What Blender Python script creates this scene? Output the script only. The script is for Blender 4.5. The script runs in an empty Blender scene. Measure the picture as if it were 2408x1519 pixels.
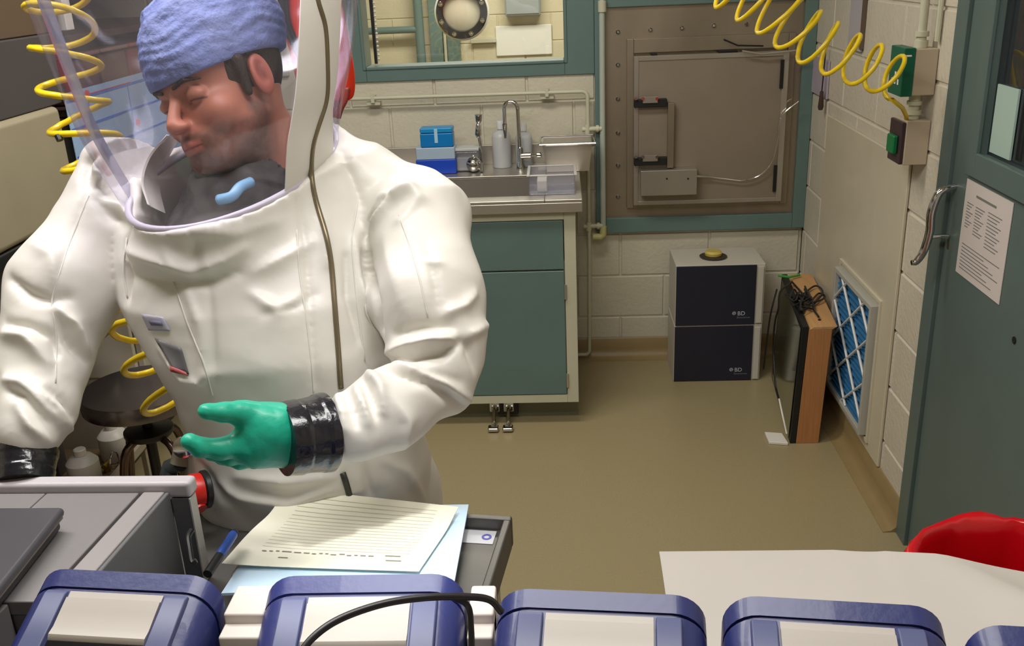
import bpy, bmesh, math, random
import numpy as np
from mathutils import Vector, Matrix, noise
from mathutils.bvhtree import BVHTree
random.seed(3); np.random.seed(3)
S = bpy.context.scene
PI = math.pi
# ------------------------------------------------------------------ camera
FOC = 2245.0
CR = np.array([.99817, .0446, -.0416]); CU = np.array([.0233, .3557, .9343]); 
_pi, _ya, _ro = .362112, -.0604933, -.0445192
_f = np.array([math.sin(_ya)*math.cos(_pi), math.cos(_ya)*math.cos(_pi), -math.sin(_pi)])
_r = np.array([math.cos(_ya), -math.sin(_ya), 0.]); _u = np.cross(_r, _f)
CR = _r*math.cos(_ro)+_u*math.sin(_ro); CU = -_r*math.sin(_ro)+_u*math.cos(_ro); CF = _f
CAM = np.array([0., 0., 1.8])
cd = bpy.data.cameras.new('camera'); cam = bpy.data.objects.new('camera', cd); S.collection.objects.link(cam)
cam.matrix_world = Matrix(((CR[0], CU[0], -CF[0], CAM[0]), (CR[1], CU[1], -CF[1], CAM[1]), (CR[2], CU[2], -CF[2], CAM[2]), (0, 0, 0, 1)))
cd.sensor_width = 36; cd.lens = FOC/2408*36; cd.clip_start = .05
cd.dof.use_dof = False
S.camera = cam
# ------------------------------------------------------------------ world, lamps, exposure
w = bpy.data.worlds.new('world'); S.world = w; w.use_nodes = True
w.node_tree.nodes['Background'].inputs[0].default_value = (.9, .95, 1, 1); w.node_tree.nodes['Background'].inputs[1].default_value = .03
S.view_settings.view_transform = 'Standard'; S.view_settings.look = 'None'; S.view_settings.gamma = 1
S.view_settings.exposure = 0.12; S.view_settings.use_curve_mapping = False
def area(name, loc, sx, sy, power, col, target=None):
    l = bpy.data.lights.new(name, 'AREA'); l.shape = 'RECTANGLE'; l.size = sx; l.size_y = sy; l.energy = power; l.color = col
    o = bpy.data.objects.new(name, l); S.collection.objects.link(o); o.location = loc
    if target is not None:
        o.rotation_euler = (Vector(target)-Vector(loc)).to_track_quat('-Z', 'Y').to_euler()
    return o
CEIL = 2.75
LAMPS = [(-1.0, 1.5, 1.15, .30, 24, (1, .98, .95)), (-.05, 1.0, 1.15, .30, 18, (1, .98, .95)), (-.45, 2.95, 1.15, .30, 23, (1, .95, .86))]
for i, (x, y, sx, sy, p, c) in enumerate(LAMPS): area('ceiling_lamp', (x, y, CEIL-.075), sx, sy, p, c)
sp = bpy.data.lights.new('added_paper_spot', 'SPOT'); sp.energy = 90; sp.spot_size = math.radians(17); sp.spot_blend = .7; sp.shadow_soft_size = .05; sp.color = (.97, .99, 1)  # spot added only to brighten the papers, an assumed source
so_ = bpy.data.objects.new('added_paper_spot', sp); S.collection.objects.link(so_); so_.location = (-.17, .45, 2.62)
so_.rotation_euler = (Vector((-.215, 1.005, 1.03))-Vector(so_.location)).to_track_quat('-Z', 'Y').to_euler()
area('far_room_lamp', (-.3, 6.2, 2.6), 1.6, .6, 62, (1, .95, .84))

# ------------------------------------------------------------------ helpers
def lin(c):
    c = [x/255. for x in c]
    return tuple((x/12.92 if x <= .04045 else ((x+.055)/1.055)**2.4) for x in c)+(1.,)
_m = {}
def mat(name, rgb, rough=.5, metal=0., bump=0., bscale=40., var=0., vscale=8., rgb2=None, coat=0., stretch=(1, 1, 1), alpha=1., trans=0., emit=None, spec=.5):
    if name in _m: return _m[name]
    m = bpy.data.materials.new(name); m.use_nodes = True; nt = m.node_tree; b = nt.nodes['Principled BSDF']
    c = lin(rgb)
    b.inputs['Base Color'].default_value = c; b.inputs['Roughness'].default_value = rough; b.inputs['Metallic'].default_value = metal
    b.inputs['Coat Weight'].default_value = coat; b.inputs['Alpha'].default_value = alpha; b.inputs['Transmission Weight'].default_value = trans
    b.inputs['Specular IOR Level'].default_value = spec
    if emit: b.inputs['Emission Color'].default_value = c; b.inputs['Emission Strength'].default_value = emit
    tc = nt.nodes.new('ShaderNodeTexCoord'); mp = nt.nodes.new('ShaderNodeMapping'); mp.inputs['Scale'].default_value = stretch
    nt.links.new(tc.outputs['Object'], mp.inputs[0])
    if True:
        n = nt.nodes.new('ShaderNodeTexNoise'); n.inputs['Scale'].default_value = vscale; n.inputs['Detail'].default_value = 5
        nt.links.new(mp.outputs[0], n.inputs['Vector'])
        r = nt.nodes.new('ShaderNodeValToRGB'); v = max(var, .03)
        c2 = lin(rgb2) if rgb2 else tuple(x*(1-v) for x in c[:3])+(1,)
        r.color_ramp.elements[0].color = c2; r.color_ramp.elements[1].color = c
        r.color_ramp.elements[0].position = .35; r.color_ramp.elements[1].position = .62
        nt.links.new(n.outputs['Fac'], r.inputs[0]); nt.links.new(r.outputs[0], b.inputs['Base Color'])
    if bump:
        n2 = nt.nodes.new('ShaderNodeTexNoise'); n2.inputs['Scale'].default_value = bscale; n2.inputs['Detail'].default_value = 4
        nt.links.new(mp.outputs[0], n2.inputs['Vector'])
        bp = nt.nodes.new('ShaderNodeBump'); bp.inputs['Strength'].default_value = bump; bp.inputs['Distance'].default_value = .01
        nt.links.new(n2.outputs['Fac'], bp.inputs['Height']); nt.links.new(bp.outputs[0], b.inputs['Normal'])
    _m[name] = m; return m
def film(name, tint, gloss, thick=.12, rough=.08, bump=.0, bscale=6.):
    """thin clear plastic or pane: transparent with a fresnel shine"""
    if name in _m: return _m[name]
    m = bpy.data.materials.new(name); m.use_nodes = True; nt = m.node_tree; nt.nodes.clear()
    o = nt.nodes.new('ShaderNodeOutputMaterial'); t = nt.nodes.new('ShaderNodeBsdfTransparent'); t.inputs[0].default_value = tuple(tint)+(1,)
    g = nt.nodes.new('ShaderNodeBsdfGlossy'); g.inputs['Roughness'].default_value = rough; g.inputs['Color'].default_value = (.9, .92, 1, 1)
    d = nt.nodes.new('ShaderNodeBsdfDiffuse'); d.inputs[0].default_value = (.62, .62, .72, 1)
    lw = nt.nodes.new('ShaderNodeLayerWeight'); lw.inputs['Blend'].default_value = .25
    ma = nt.nodes.new('ShaderNodeMath'); ma.operation = 'MULTIPLY_ADD'; ma.inputs[1].default_value = gloss; ma.inputs[2].default_value = gloss*.12
    nt.links.new(lw.outputs['Fresnel'], ma.inputs[0])
    a = nt.nodes.new('ShaderNodeMixShader'); b = nt.nodes.new('ShaderNodeMixShader'); b.inputs[0].default_value = thick
    nt.links.new(t.outputs[0], b.inputs[1]); nt.links.new(d.outputs[0], b.inputs[2])
    nt.links.new(ma.outputs[0], a.inputs[0]); nt.links.new(b.outputs[0], a.inputs[1]); nt.links.new(g.outputs[0], a.inputs[2])
    if bump:
        n2 = nt.nodes.new('ShaderNodeTexNoise'); n2.inputs['Scale'].default_value = bscale; n2.inputs['Detail'].default_value = 1.5
        tc = nt.nodes.new('ShaderNodeTexCoord'); nt.links.new(tc.outputs['Object'], n2.inputs['Vector'])
        bp = nt.nodes.new('ShaderNodeBump'); bp.inputs['Strength'].default_value = bump; bp.inputs['Distance'].default_value = .03
        nt.links.new(n2.outputs['Fac'], bp.inputs['Height']); nt.links.new(bp.outputs[0], g.inputs['Normal']); nt.links.new(bp.outputs[0], lw.inputs['Normal'])
    nt.links.new(a.outputs[0], o.inputs[0]); _m[name] = m; return m

def P(px, py, d): return CAM+d*(CF+CR*(px-1204)/FOC-CU*(py-759.5)/FOC)
def ray(px, py): return CF+CR*(px-1204)/FOC-CU*(py-759.5)/FOC
def atY(px, py, Y): r = ray(px, py); return CAM+r*(Y/r[1])
def atX(px, py, X): r = ray(px, py); return CAM+r*(X/r[0])
def atZ(px, py, Z): r = ray(px, py); return CAM+r*((Z-CAM[2])/r[2])
V3 = lambda p: Vector((float(p[0]), float(p[1]), float(p[2])))

class MB:
    def __init__(s): s.v = []; s.f = []
    def add(s, vs, fs, M=None):
        n = len(s.v)
        s.v += [tuple(M @ Vector(v)) if M is not None else tuple(map(float, v)) for v in vs]; s.f += [tuple(i+n for i in f) for f in fs]; return s
    def box(s, x0, x1, y0, y1, z0, z1, M=None):
        return s.add([(x0, y0, z0), (x1, y0, z0), (x1, y1, z0), (x0, y1, z0), (x0, y0, z1), (x1, y0, z1), (x1, y1, z1), (x0, y1, z1)],
                     [(0, 3, 2, 1), (4, 5, 6, 7), (0, 1, 5, 4), (1, 2, 6, 5), (2, 3, 7, 6), (3, 0, 4, 7)], M)
    def hexa(s, p):  # 8 points: bottom 4 then top 4 (ccw from above)
        return s.add(p, [(0, 3, 2, 1), (4, 5, 6, 7), (0, 1, 5, 4), (1, 2, 6, 5), (2, 3, 7, 6), (3, 0, 4, 7)])
    def tube(s, pts, r, n=10, cap=True):
        pts = [V3(p) for p in pts]; m = len(pts); rs = r if hasattr(r, '__len__') else [r]*m
        T = [(pts[min(i+1, m-1)]-pts[max(i-1, 0)]).normalized() for i in range(m)]
        a = Vector((0, 0, 1)) if abs(T[0].z) < .9 else Vector((1, 0, 0))
        N = (a-T[0]*a.dot(T[0])).normalized(); vs = []; fs = []
        for i in range(m):
            N = (N-T[i]*N.dot(T[i])).normalized(); B = T[i].cross(N)
            for k in range(n):
                q = 2*PI*k/n; vs.append(tuple(pts[i]+(N*math.cos(q)+B*math.sin(q))*rs[i]))
        for i in range(m-1):
            for k in range(n):
                k2 = (k+1) % n; fs.append((i*n+k, i*n+k2, (i+1)*n+k2, (i+1)*n+k))
        if cap: fs.append(tuple(range(n))[::-1]); fs.append(tuple((m-1)*n+k for k in range(n)))
        return s.add(vs, fs)
    def lathe(s, prof, c=(0, 0, 0), ax=(0, 0, 1), n=24, ring=False):
        if ring: prof = list(prof)+[prof[0]]
        ax = V3(ax).normalized(); a = Vector((1, 0, 0)) if abs(ax.x) < .9 else Vector((0, 1, 0))
        N = (a-ax*a.dot(ax)).normalized(); B = ax.cross(N); c = V3(c); vs = []; fs = []
        for (r, h) in prof:
            for k in range(n):
                q = 2*PI*k/n; vs.append(tuple(c+ax*h+(N*math.cos(q)+B*math.sin(q))*max(r, 1e-5)))
        m = len(prof)
        for i in range(m-1):
            for k in range(n):
                k2 = (k+1) % n; fs.append((i*n+k, i*n+k2, (i+1)*n+k2, (i+1)*n+k))
        if not ring: fs.append(tuple(range(n))[::-1]); fs.append(tuple((m-1)*n+k for k in range(n)))
        return s.add(vs, fs)
    def loft(s, rings, cap=True, closed=True):
        n = len(rings[0]); vs = [tuple(map(float, p)) for r in rings for p in r]; fs = []
        for i in range(len(rings)-1):
            for k in range(n if closed else n-1):
                k2 = (k+1) % n; fs.append((i*n+k, i*n+k2, (i+1)*n+k2, (i+1)*n+k))
        if cap: fs.append(tuple(range(n))[::-1]); fs.append(tuple((len(rings)-1)*n+k for k in range(n)))
        return s.add(vs, fs)
    def slab(s, quad, t):
        """quad of 4 points thickened by t against its normal"""
        q = [V3(p) for p in quad]; nn = (q[1]-q[0]).cross(q[3]-q[0]).normalized()
        b = [p-nn*t for p in q]
        return s.add([tuple(p) for p in b+q], [(0, 3, 2, 1), (4, 5, 6, 7), (0, 1, 5, 4), (1, 2, 6, 5), (2, 3, 7, 6), (3, 0, 4, 7)])

def obj(name, mb, m, parent=None, bevel=0., smooth=False, seg=2, origin=None):
    v = np.array(mb.v, float)
    me = bpy.data.meshes.new(name)
    if parent is not None: off = np.array(world_loc(parent))
    elif origin is not None: off = np.array(origin, float)
    else: off = np.array([(v[:, 0].min()+v[:, 0].max())/2, (v[:, 1].min()+v[:, 1].max())/2, v[:, 2].min()])
    me.from_pydata([tuple(p) for p in (v-off)], [], mb.f); me.materials.append(m)
    bm = bmesh.new(); bm.from_mesh(me); bmesh.ops.recalc_face_normals(bm, faces=bm.faces); bm.to_mesh(me); bm.free()
    o = bpy.data.objects.new(name, me); S.collection.objects.link(o)
    if parent is not None: o.parent = parent
    else: o.location = off
    if smooth:
        for p in me.polygons: p.use_smooth = True
        if smooth != 'all':
            me.set_sharp_from_angle(angle=math.radians(40))
    if bevel:
        b = o.modifiers.new('bevel', 'BEVEL'); b.width = bevel; b.segments = seg; b.limit_method = 'ANGLE'; b.angle_limit = .6
        if not smooth:
            for p in me.polygons: p.use_smooth = True
            me.set_sharp_from_angle(angle=math.radians(35))
            b.harden_normals = True
    return o
def world_loc(o):
    l = Vector(o.location)
    while o.parent: o = o.parent; l = l+Vector(o.location)
    return tuple(l)
def tag(o, label=None, cat=None, group=None, kind=None):
    for k, v in (('label', label), ('category', cat), ('group', group), ('kind', kind)):
        if v: o[k] = v
    return o
def thing(name, label, cat, loc, group=None):
    o = bpy.data.objects.new(name, None); o.empty_display_size = .05; S.collection.objects.link(o); o.location = V3(loc); return tag(o, label, cat, group)
def struct(o, label=None, cat='wall'): return tag(o, label, cat, None, 'structure')
def copy_tree(o, parent=None):
    c = o.copy(); S.collection.objects.link(c); c.parent = parent
    for ch in list(o.children): copy_tree(ch, c)
    return c
def arc(c, u, v, r, a0, a1, n=12): return [V3(c)+V3(u)*r*math.cos(a0+(a1-a0)*i/n)+V3(v)*r*math.sin(a0+(a1-a0)*i/n) for i in range(n+1)]
def spline(pts, n=8):
    p = [V3(q) for q in pts]; p = [p[0]*2-p[1]]+p+[p[-1]*2-p[-2]]; out = []
    for i in range(1, len(p)-2):
        for k in range(n):
            t = k/n; a, b, c, d = p[i-1], p[i], p[i+1], p[i+2]
            out.append(.5*((2*b)+(c-a)*t+(2*a-5*b+4*c-d)*t*t+(3*b-a-3*c+d)*t*t*t))
    out.append(p[-2]); return out

# ------------------------------------------------------------------ materials
M_wall = mat('painted_block', (206, 200, 180), .42, bump=.25, bscale=70, var=.06, vscale=5)
M_wallr = mat('painted_block_grey', (206, 198, 180), .4, bump=.25, bscale=70, var=.06, vscale=5)
M_teal = mat('teal_paint', (98, 122, 118), .35, var=.05)
M_teald = mat('teal_door_paint', (90, 106, 102), .42, var=.06)
M_floor = mat('epoxy_floor', (158, 144, 108), .33, bump=.05, bscale=180, var=.09, vscale=160)
M_base = mat('cove_base', (148, 127, 86), .38, var=.08, vscale=12)
M_steel = mat('brushed_steel', (196, 190, 180), .34, .8, bump=.03, bscale=30, var=.18, vscale=3, stretch=(1, 1, .25))
M_steeld = mat('hatch_steel', (168, 156, 138), .36, .72, bump=.03, bscale=20, var=.22, vscale=4, stretch=(1, 1, .4))
M_doorst = mat('hatch_door_steel', (150, 138, 122), .5, .4, var=.08, vscale=5)
M_chrome = mat('chrome', (215, 214, 212), .08, 1.)
M_black = mat('black_plastic', (24, 23, 25), .4)
M_white = mat('white_paint', (225, 220, 210), .45)
M_cream = mat('cream_enamel', (196, 194, 170), .4)
M_yel = mat('yellow_hose_plastic', (238, 205, 24), .28, coat=.3)
M_paper = mat('paper_white', (232, 230, 222), .8)
M_pr = mat('print_grey', (120, 116, 112), .8)
M_dk = mat('dark_slot', (15, 13, 12), .6)

# ------------------------------------------------------------------ room shell
XR, YB = 1.08, 4.26
XL, YF = -2.3, -1.0
def sub_rects(rects, hole):
    out = []; hx0, hx1, hz0, hz1 = hole
    for (a, b, c, d) in rects:
        if hx0 >= b or hx1 <= a or hz0 >= d or hz1 <= c: out.append((a, b, c, d)); continue
        if a < hx0: out.append((a, hx0, c, d))
        if hx1 < b: out.append((hx1, b, c, d))
        m0, m1 = max(a, hx0), min(b, hx1)
        if c < hz0: out.append((m0, m1, c, hz0))
        if hz1 < d: out.append((m0, m1, hz1, d))
    return out
def block_wall(name, a0, a1, z1, holes, place, m, label, thick=.12, off=0., rec=.006):
    """place(u, depth, z) -> xyz, depth measured out of the wall face into the room (negative = behind)"""
    mb = MB()
    rects = [(a0, a1, 0, z1)]
    for h in holes: rects = sub_rects(rects, h)
    for (a, b, c, d) in rects:
        mb.add([place(u, dd, z) for z in (c, d) for (u, dd) in ((a, -thick), (b, -thick), (b, -rec), (a, -rec))], [(0, 3, 2, 1), (4, 5, 6, 7), (0, 1, 5, 4), (1, 2, 6, 5), (2, 3, 7, 6), (3, 0, 4, 7)])
    w_ = struct(obj(name, mb, m), label)
    g = .0035; n = 0
    for k in range(int(z1/.2032)+1):
        zz0, zz1 = k*.2032, min(z1, (k+1)*.2032)
        u = a0-.4064+(off+(.2032 if k % 2 else 0)) % .4064
        while u < a1:
            rs = [(max(u, a0), min(u+.4064, a1), zz0, zz1)]; u += .4064
            if rs[0][1]-rs[0][0] < .02 or zz1-zz0 < .02: continue
            for h in holes: rs = sub_rects(rs, h)
            for (a, b, c, d) in rs:
                if b-a < .02 or d-c < .015: continue
                a, b, c, d = a+g, b-g, c+g, d-g; e = .004; t = random.uniform(-.0008, .0008)
                vs = [place(a, -rec, c), place(b, -rec, c), place(b, -rec, d), place(a, -rec, d),
                      place(a+e, t, c+e), place(b-e, t, c+e), place(b-e, t, d-e), place(a+e, t, d-e)]
                bb = MB().add(vs, [(4, 5, 6, 7), (0, 1, 5, 4), (1, 2, 6, 5), (2, 3, 7, 6), (3, 0, 4, 7), (0, 3, 2, 1)])
                obj('block', bb, m, w_); n += 1
    return w_
WIN = (-.845, .02, 1.393, 2.12)
HAT = (.19, 1.0, .69, 1.64)
wall_back = block_wall('wall_back', XL, XR, CEIL, [(-.93, 1.081, 1.34, 2.2), (.15, 1.081, .63, 2.2)], lambda u, d, z: (u, YB-d, z), M_wall, 'cream painted block wall at the back of the room', off=.12)
wall_right = block_wall('wall_right', 2.72, YB, CEIL, [], lambda u, d, z: (XR-d, u, z), M_wallr, 'cream painted block wall on the right side', off=.25)
mb = MB(); mb.box(XR+.006, XR+.12, YF, 2.72, 2.15, CEIL); mb.box(XR+.006, XR+.12, YF, 1.62, 0, 2.15)
struct(obj('wall_right_near', mb, M_wallr), 'cream wall around the teal door')
struct(obj('wall_left', MB().box(XL-.12, XL, YF, YB+.12, 0, CEIL), M_wall), 'cream wall on the left behind the cabinets')
struct(obj('wall_front', MB().box(XL-.12, XR+.12, YF-.12, YF, 0, CEIL), M_wall), 'cream wall behind the viewer')
struct(obj('floor', MB().box(XL-.12, XR+.12, YF-.12, YB+.12, -.1, 0), M_floor), 'tan speckled epoxy floor', 'floor')
struct(obj('ceiling', MB().box(XL-.12, XR+.12, YF-.12, YB+.12, CEIL, CEIL+.1), M_white), 'white ceiling', 'ceiling')
# cove base: profile swept along both walls
def cove(name, p0, p1, nrm, label):
    pr = [(0, 0), (.06, 0), (.06, .002), (.035, .006), (.018, .02), (.012, .045), (.010, .092), (.004, .1), (0, .1)]
    p0, p1, nrm = V3(p0), V3(p1), V3(nrm)
    rings = [[tuple(p+nrm*a+Vector((0, 0, b))) for a, b in pr] for p in (p0, p1)]
    return struct(obj(name, MB().loft(rings), M_base, smooth=True), label, 'baseboard')
cove('baseboard_back', (XL, YB, 0), (XR, YB, 0), (0, -1, 0), 'tan cove base along the back wall')
cove('baseboard_right', (XR, 2.73, 0), (XR, YB, 0), (-1, 0, 0), 'tan cove base along the right wall')
# window in the back wall
def frame_rect(mb, x0, x1, z0, z1, t, y0, y1):
    l, r, b, tt = t
    mb.box(x0, x0+l, y0, y1, z0, z1); mb.box(x1-r, x1, y0, y1, z0, z1)
    mb.box(x0+l, x1-r, y0, y1, z0, z0+b); mb.box(x0+l, x1-r, y0, y1, z1-tt, z1)
win = thing('window_1', 'wide teal framed window looking into the next room', 'window', (-.4, YB, 1.34)); win['kind'] = 'structure'
mb = MB(); frame_rect(mb, -.905, .148, 1.33, 2.2, (.06, .128, .062, .08), YB-.012, YB+.13)
obj('window_frame', mb, M_teal, win, bevel=.003)
mb = MB(); frame_rect(mb, -.858, .032, 1.38, 2.13, (.014, .014, .014, .014), YB-.018, YB+.10); obj('window_sill', mb, M_teal, win, bevel=.004)
obj('pane', MB().box(-.846, .02, YB+.05, YB+.056, 1.392, 2.12), film('window_glass', (.96, .97, .95), .35, thick=.01, rough=.02), win)
# ------------------------------------------------------------------ room beyond the window
YN = 7.6
wf = block_wall('wall_far', -2.6, 2.2, 2.9, [], lambda u, d, z: (u, YN-d, z), mat('far_painted_block', (212, 203, 172), .45, bump=.2, bscale=60, var=.05), 'cream block wall of the room beyond the window', off=.1, rec=.008)
mb = MB(); mb.box(-2.7, -2.6, YB+.13, YN, 0, 2.9); mb.box(2.2, 2.3, YB+.13, YN, 0, 2.9)
struct(obj('wall_far_sides', mb, M_wall), 'side walls of the room beyond the window')
struct(obj('floor_far', MB().box(-2.7, 2.3, YB+.13, YN, -.1, 0), M_floor), 'floor of the room beyond the window', 'floor')
struct(obj('ceiling_far', MB().box(-2.7, 2.3, YB+.13, YN, 2.9, 3), M_white), 'ceiling of the room beyond the window', 'ceiling')
struct(obj('wall_far_near', MB().box(-2.7, -.95, YB+.13, YB+.2, 0, 2.9).box(.15, 2.3, YB+.13, YB+.2, 0, 2.9).box(-.95, .15, YB+.13, YB+.2, 0, 1.33).box(-.95, .15, YB+.13, YB+.2, 2.2, 2.9), M_wall), 'far side of the window wall')
def fx(px, py, Y=YN): return atY(px, py, Y)
# teal pipe rack
a = fx(1005, 148); b = fx(905, 72, YN-.1); zt = 2.5
t = thing('pipe_rail', 'teal pipe frame against the far block wall behind the window', 'rail', (b[0], YN-.1, 0))
obj('post', MB().tube([(a[0]-.03, YN-.1, 0), (a[0]-.03, YN-.1, zt)], .035, 14), M_teal, t, smooth=True)
obj('post', MB().tube([(a[0]-.62, YN-.1, 0), (a[0]-.62, YN-.1, zt)], .035, 14), M_teal, t, smooth=True)
for z in (b[2], b[2]+.45, b[2]-.6): obj('rung', MB().tube([(a[0]-.62, YN-.1, z), (a[0]-.03, YN-.1, z)], .026, 12), M_teal, t, smooth=True)
# teal duct with white cord
a = fx(1047, 148)
t = thing('wall_channel', 'tall teal channel on the far wall behind the round porthole', 'channel', (a[0], YN, 0))
for dx in (-.045, .085):
    obj('channel_side', MB().box(a[0]+dx-.05, a[0]+dx+.045, YN-.09, YN-.004, .0, 2.6), M_teal, t, bevel=.004)
obj('white_conduit', MB().tube([(a[0]+.018, YN-.07, 0), (a[0]+.018, YN-.07, 2.6)], .013, 8), M_cream, t, smooth=True)
# porthole
YP = 6.6
c = atY(1087, 28, YP); R = 62/FOC*(c-CAM)@CF
t = thing('porthole', 'round black ringed porthole with bolts seen through the window', 'porthole', (c[0], YP, c[2]))
obj('clear_rim', MB().lathe([(R*1.04, 0), (R*1.04, -.03), (R*.98, -.03), (R*.98, 0)], c, (0, 1, 0), 48, ring=True), mat('acrylic_rim', (225, 225, 215), .15), t, smooth=True)
obj('ring', MB().lathe([(R*.70, -.03), (R*.70, -.045), (R*.97, -.045), (R*.97, -.0301)], c, (0, 1, 0), 48, ring=True), M_black, t, smooth=True)
obj('round_pane', MB().lathe([(0.0, -.006), (R*.70, -.008), (R*.70, -.02), (R*.66, -.024), (0, -.024)], c, (0, 1, 0), 48), mat('frosted_disc', (214, 208, 188), .25), t, smooth=True)
for k in range(8):
    q = PI/8+k*PI/4; p = c+R*.84*np.array([math.cos(q), 0, math.sin(q)])
    obj('bolt', MB().lathe([(.016, -.045), (.016, -.055), (.008, -.06)], p, (0, 1, 0), 8), M_chrome, t, smooth=True)
obj('mounting_arm', MB().box(c[0]-.02, c[0]+.02, YP, YN-.0, c[2]-.02, c[2]+.02), M_teal, t)
# grey junction box, white sheet, small shelf
a = fx(1190, 36); b = fx(1272, 36)
t = thing('junction_box', 'grey metal junction box high on the far wall behind the window', 'box', ((a[0]+b[0])/2, YN, a[2]))
obj('housing', MB().box(a[0], b[0], YN-.12, YN, a[2], a[2]+.34), mat('grey_enamel', (142, 150, 150), .4), t, bevel=.006)
obj('cover', MB().box(a[0]+.01, b[0]-.01, YN-.128, YN-.121, a[2]+.012, a[2]+.33), mat('grey_enamel2', (150, 157, 156), .4), t, bevel=.003)
a = fx(1168, 132); b = fx(1297, 56)
o = obj('paper_sheet', MB().box(a[0], b[0], YN-.02, YN-.006, a[2], b[2]), M_paper, bevel=.01); tag(o, 'plain white rectangular sheet taped on the far wall behind the window', 'sheet')
a = fx(1108, 96); b = fx(1167, 92)
o = obj('wall_ledge', MB().box(a[0], b[0], YN-.05, YN-.002, a[2]-.015, a[2]+.015), M_cream, bevel=.003); tag(o, 'narrow cream ledge on the far wall beside the white sheet', 'ledge')
# beaded cord hanging inside window
t = thing('window_cord', 'black strap with a white beaded cord hanging at the window left edge', 'cord', atY(884, 148, YB+.03))
a = atY(872, 0, YB+.035); b = atY(886, 150, YB+.035)
obj('strap', MB().hexa([(b[0]-.008, YB+.03, b[2]), (b[0]+.004, YB+.03, b[2]), (b[0]+.004, YB+.045, b[2]), (b[0]-.008, YB+.045, b[2]),
     (a[0]-.008, YB+.03, 1.9), (a[0]+.008, YB+.03, 1.9), (a[0]+.008, YB+.045, 1.9), (a[0]-.008, YB+.045, 1.9)]), M_black, t)
mb = MB()
for k in range(30): 
    p = (b[0]+.012-(b[0]-a[0])*k/26*.8, YB+.03, b[2]+.02+k*.018); mb.lathe([(.002, -.006), (.006, 0), (.002, .006)], p, (0, 0, 1), 8)
o = obj('beads', mb, M_white, t, smooth=True); o['kind'] = 'stuff'

# ------------------------------------------------------------------ pipes on the back wall
t = thing('water_pipe', 'thin cream pipe running over the sink and down to the floor', 'pipe', (.11, YB-.05, .03))
yp = YB-.05
pts = [(-.98, yp, 1.266), (.09, yp, 1.262)]+[tuple(p) for p in arc((.09, yp, 1.237), (0, 0, 1), (1, 0, 0), .025, 0, PI/2, 6)]+[(.114, yp, .6), (.108, yp, .055)]+[tuple(p) for p in arc((.086, yp, .055), (1, 0, 0), (0, 0, -1), .022, 0, PI/2, 6)]+[(.03, yp, .033)]
obj('pipe_run', MB().tube(pts, .0085, 10), M_cream, t, smooth=True)
for x in (-.82, -.06, ):
    obj('pipe_clip', MB().box(x-.03, x+.03, YB-.045, YB-.001, 1.234, 1.25).box(x-.008, x+.008, YB-.058, YB-.001, 1.245, 1.276), M_cream, t, bevel=.002)
for z in (1.1, .663):
    obj('tee', MB().tube([(.09, yp-.0, z), (.175, yp+.0, z)], .011, 10).tube([(.1125, yp, z-.02), (.1125, yp, z+.02)], .013, 10).tube([(.15, yp, z), (.162, yp, z)], .016, 10), M_cream, t, smooth=True)
t = thing('conduit_pipe', 'vertical cream conduit beside the steel hatch', 'pipe', (.177, YB-.05, .6))
obj('conduit', MB().tube([(.182, yp+.005, 2.74), (.178, yp+.005, .62)], .0125, 12), mat('conduit_paint', (176, 184, 172), .4), t, smooth=True)
obj('yellow_elbow', MB().tube([(.178, yp+.005, .66), (.177, yp+.005, .62), (.165, yp, .61), (.13, yp, .612)], .016, 12), mat('yellowed_pvc', (196, 190, 130), .4), t, smooth=True)
obj('coupling', MB().tube([(.181, yp+.005, 1.585), (.181, yp+.005, 1.63)], .018, 12), M_cream, t, smooth=True)

# ------------------------------------------------------------------ pass-through hatch
t = thing('steel_hatch', 'square stainless steel pass-through hatch in a teal surround on the back wall', 'hatch', (.6, YB, .62))
mb = MB(); frame_rect(mb, .1485, 1.0795, .622, 2.2, (.042, .053, .068, .6), YB-.03, YB+.1)
obj('surround', mb, M_teal, t, bevel=.003)
obj('mounting_plate', MB().box(.19, 1.027, YB-.012, YB+.08, .69, 1.6), M_steeld, t)
mb = MB(); frame_rect(mb, .285, .995, .735, 1.47, (.03, .03, .028, .06), YB-.03, YB-.012); obj('door_jamb', mb, M_steeld, t, bevel=.003)
mb = MB().box(.313, .962, YB-.065, YB-.03, .757, 1.401)
dr = obj('hatch_door', mb, M_doorst, t, bevel=.004)
mb = MB(); frame_rect(mb, .313, .962, .757, 1.401, (.02, .025, .018, .02), YB-.069, YB-.0655); obj('door_rim', mb, M_steel, dr, bevel=.002)
for k in range(5): 
    p = atY(1453, [152, 232, 312, 388, 462][k], YB-.012); obj('bolt', MB().lathe([(.009, 0), (.009, .006), (.005, .010)], (p[0], YB-.012, p[2]), (0, -1, 0), 10), M_chrome, t, smooth=True)
for px, py in ((1453, 75), (1529, 70), (1603, 66), (1678, 60), (1755, 57), (1832, 52)):
    p = atY(px, py, YB-.012); obj('bolt', MB().lathe([(.009, 0), (.009, .006), (.005, .010)], (p[0], YB-.012, p[2]), (0, -1, 0), 10), M_chrome, t, smooth=True)
def hq(px, py, Y=YB-.066): return atY(px, py, Y)
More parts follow.
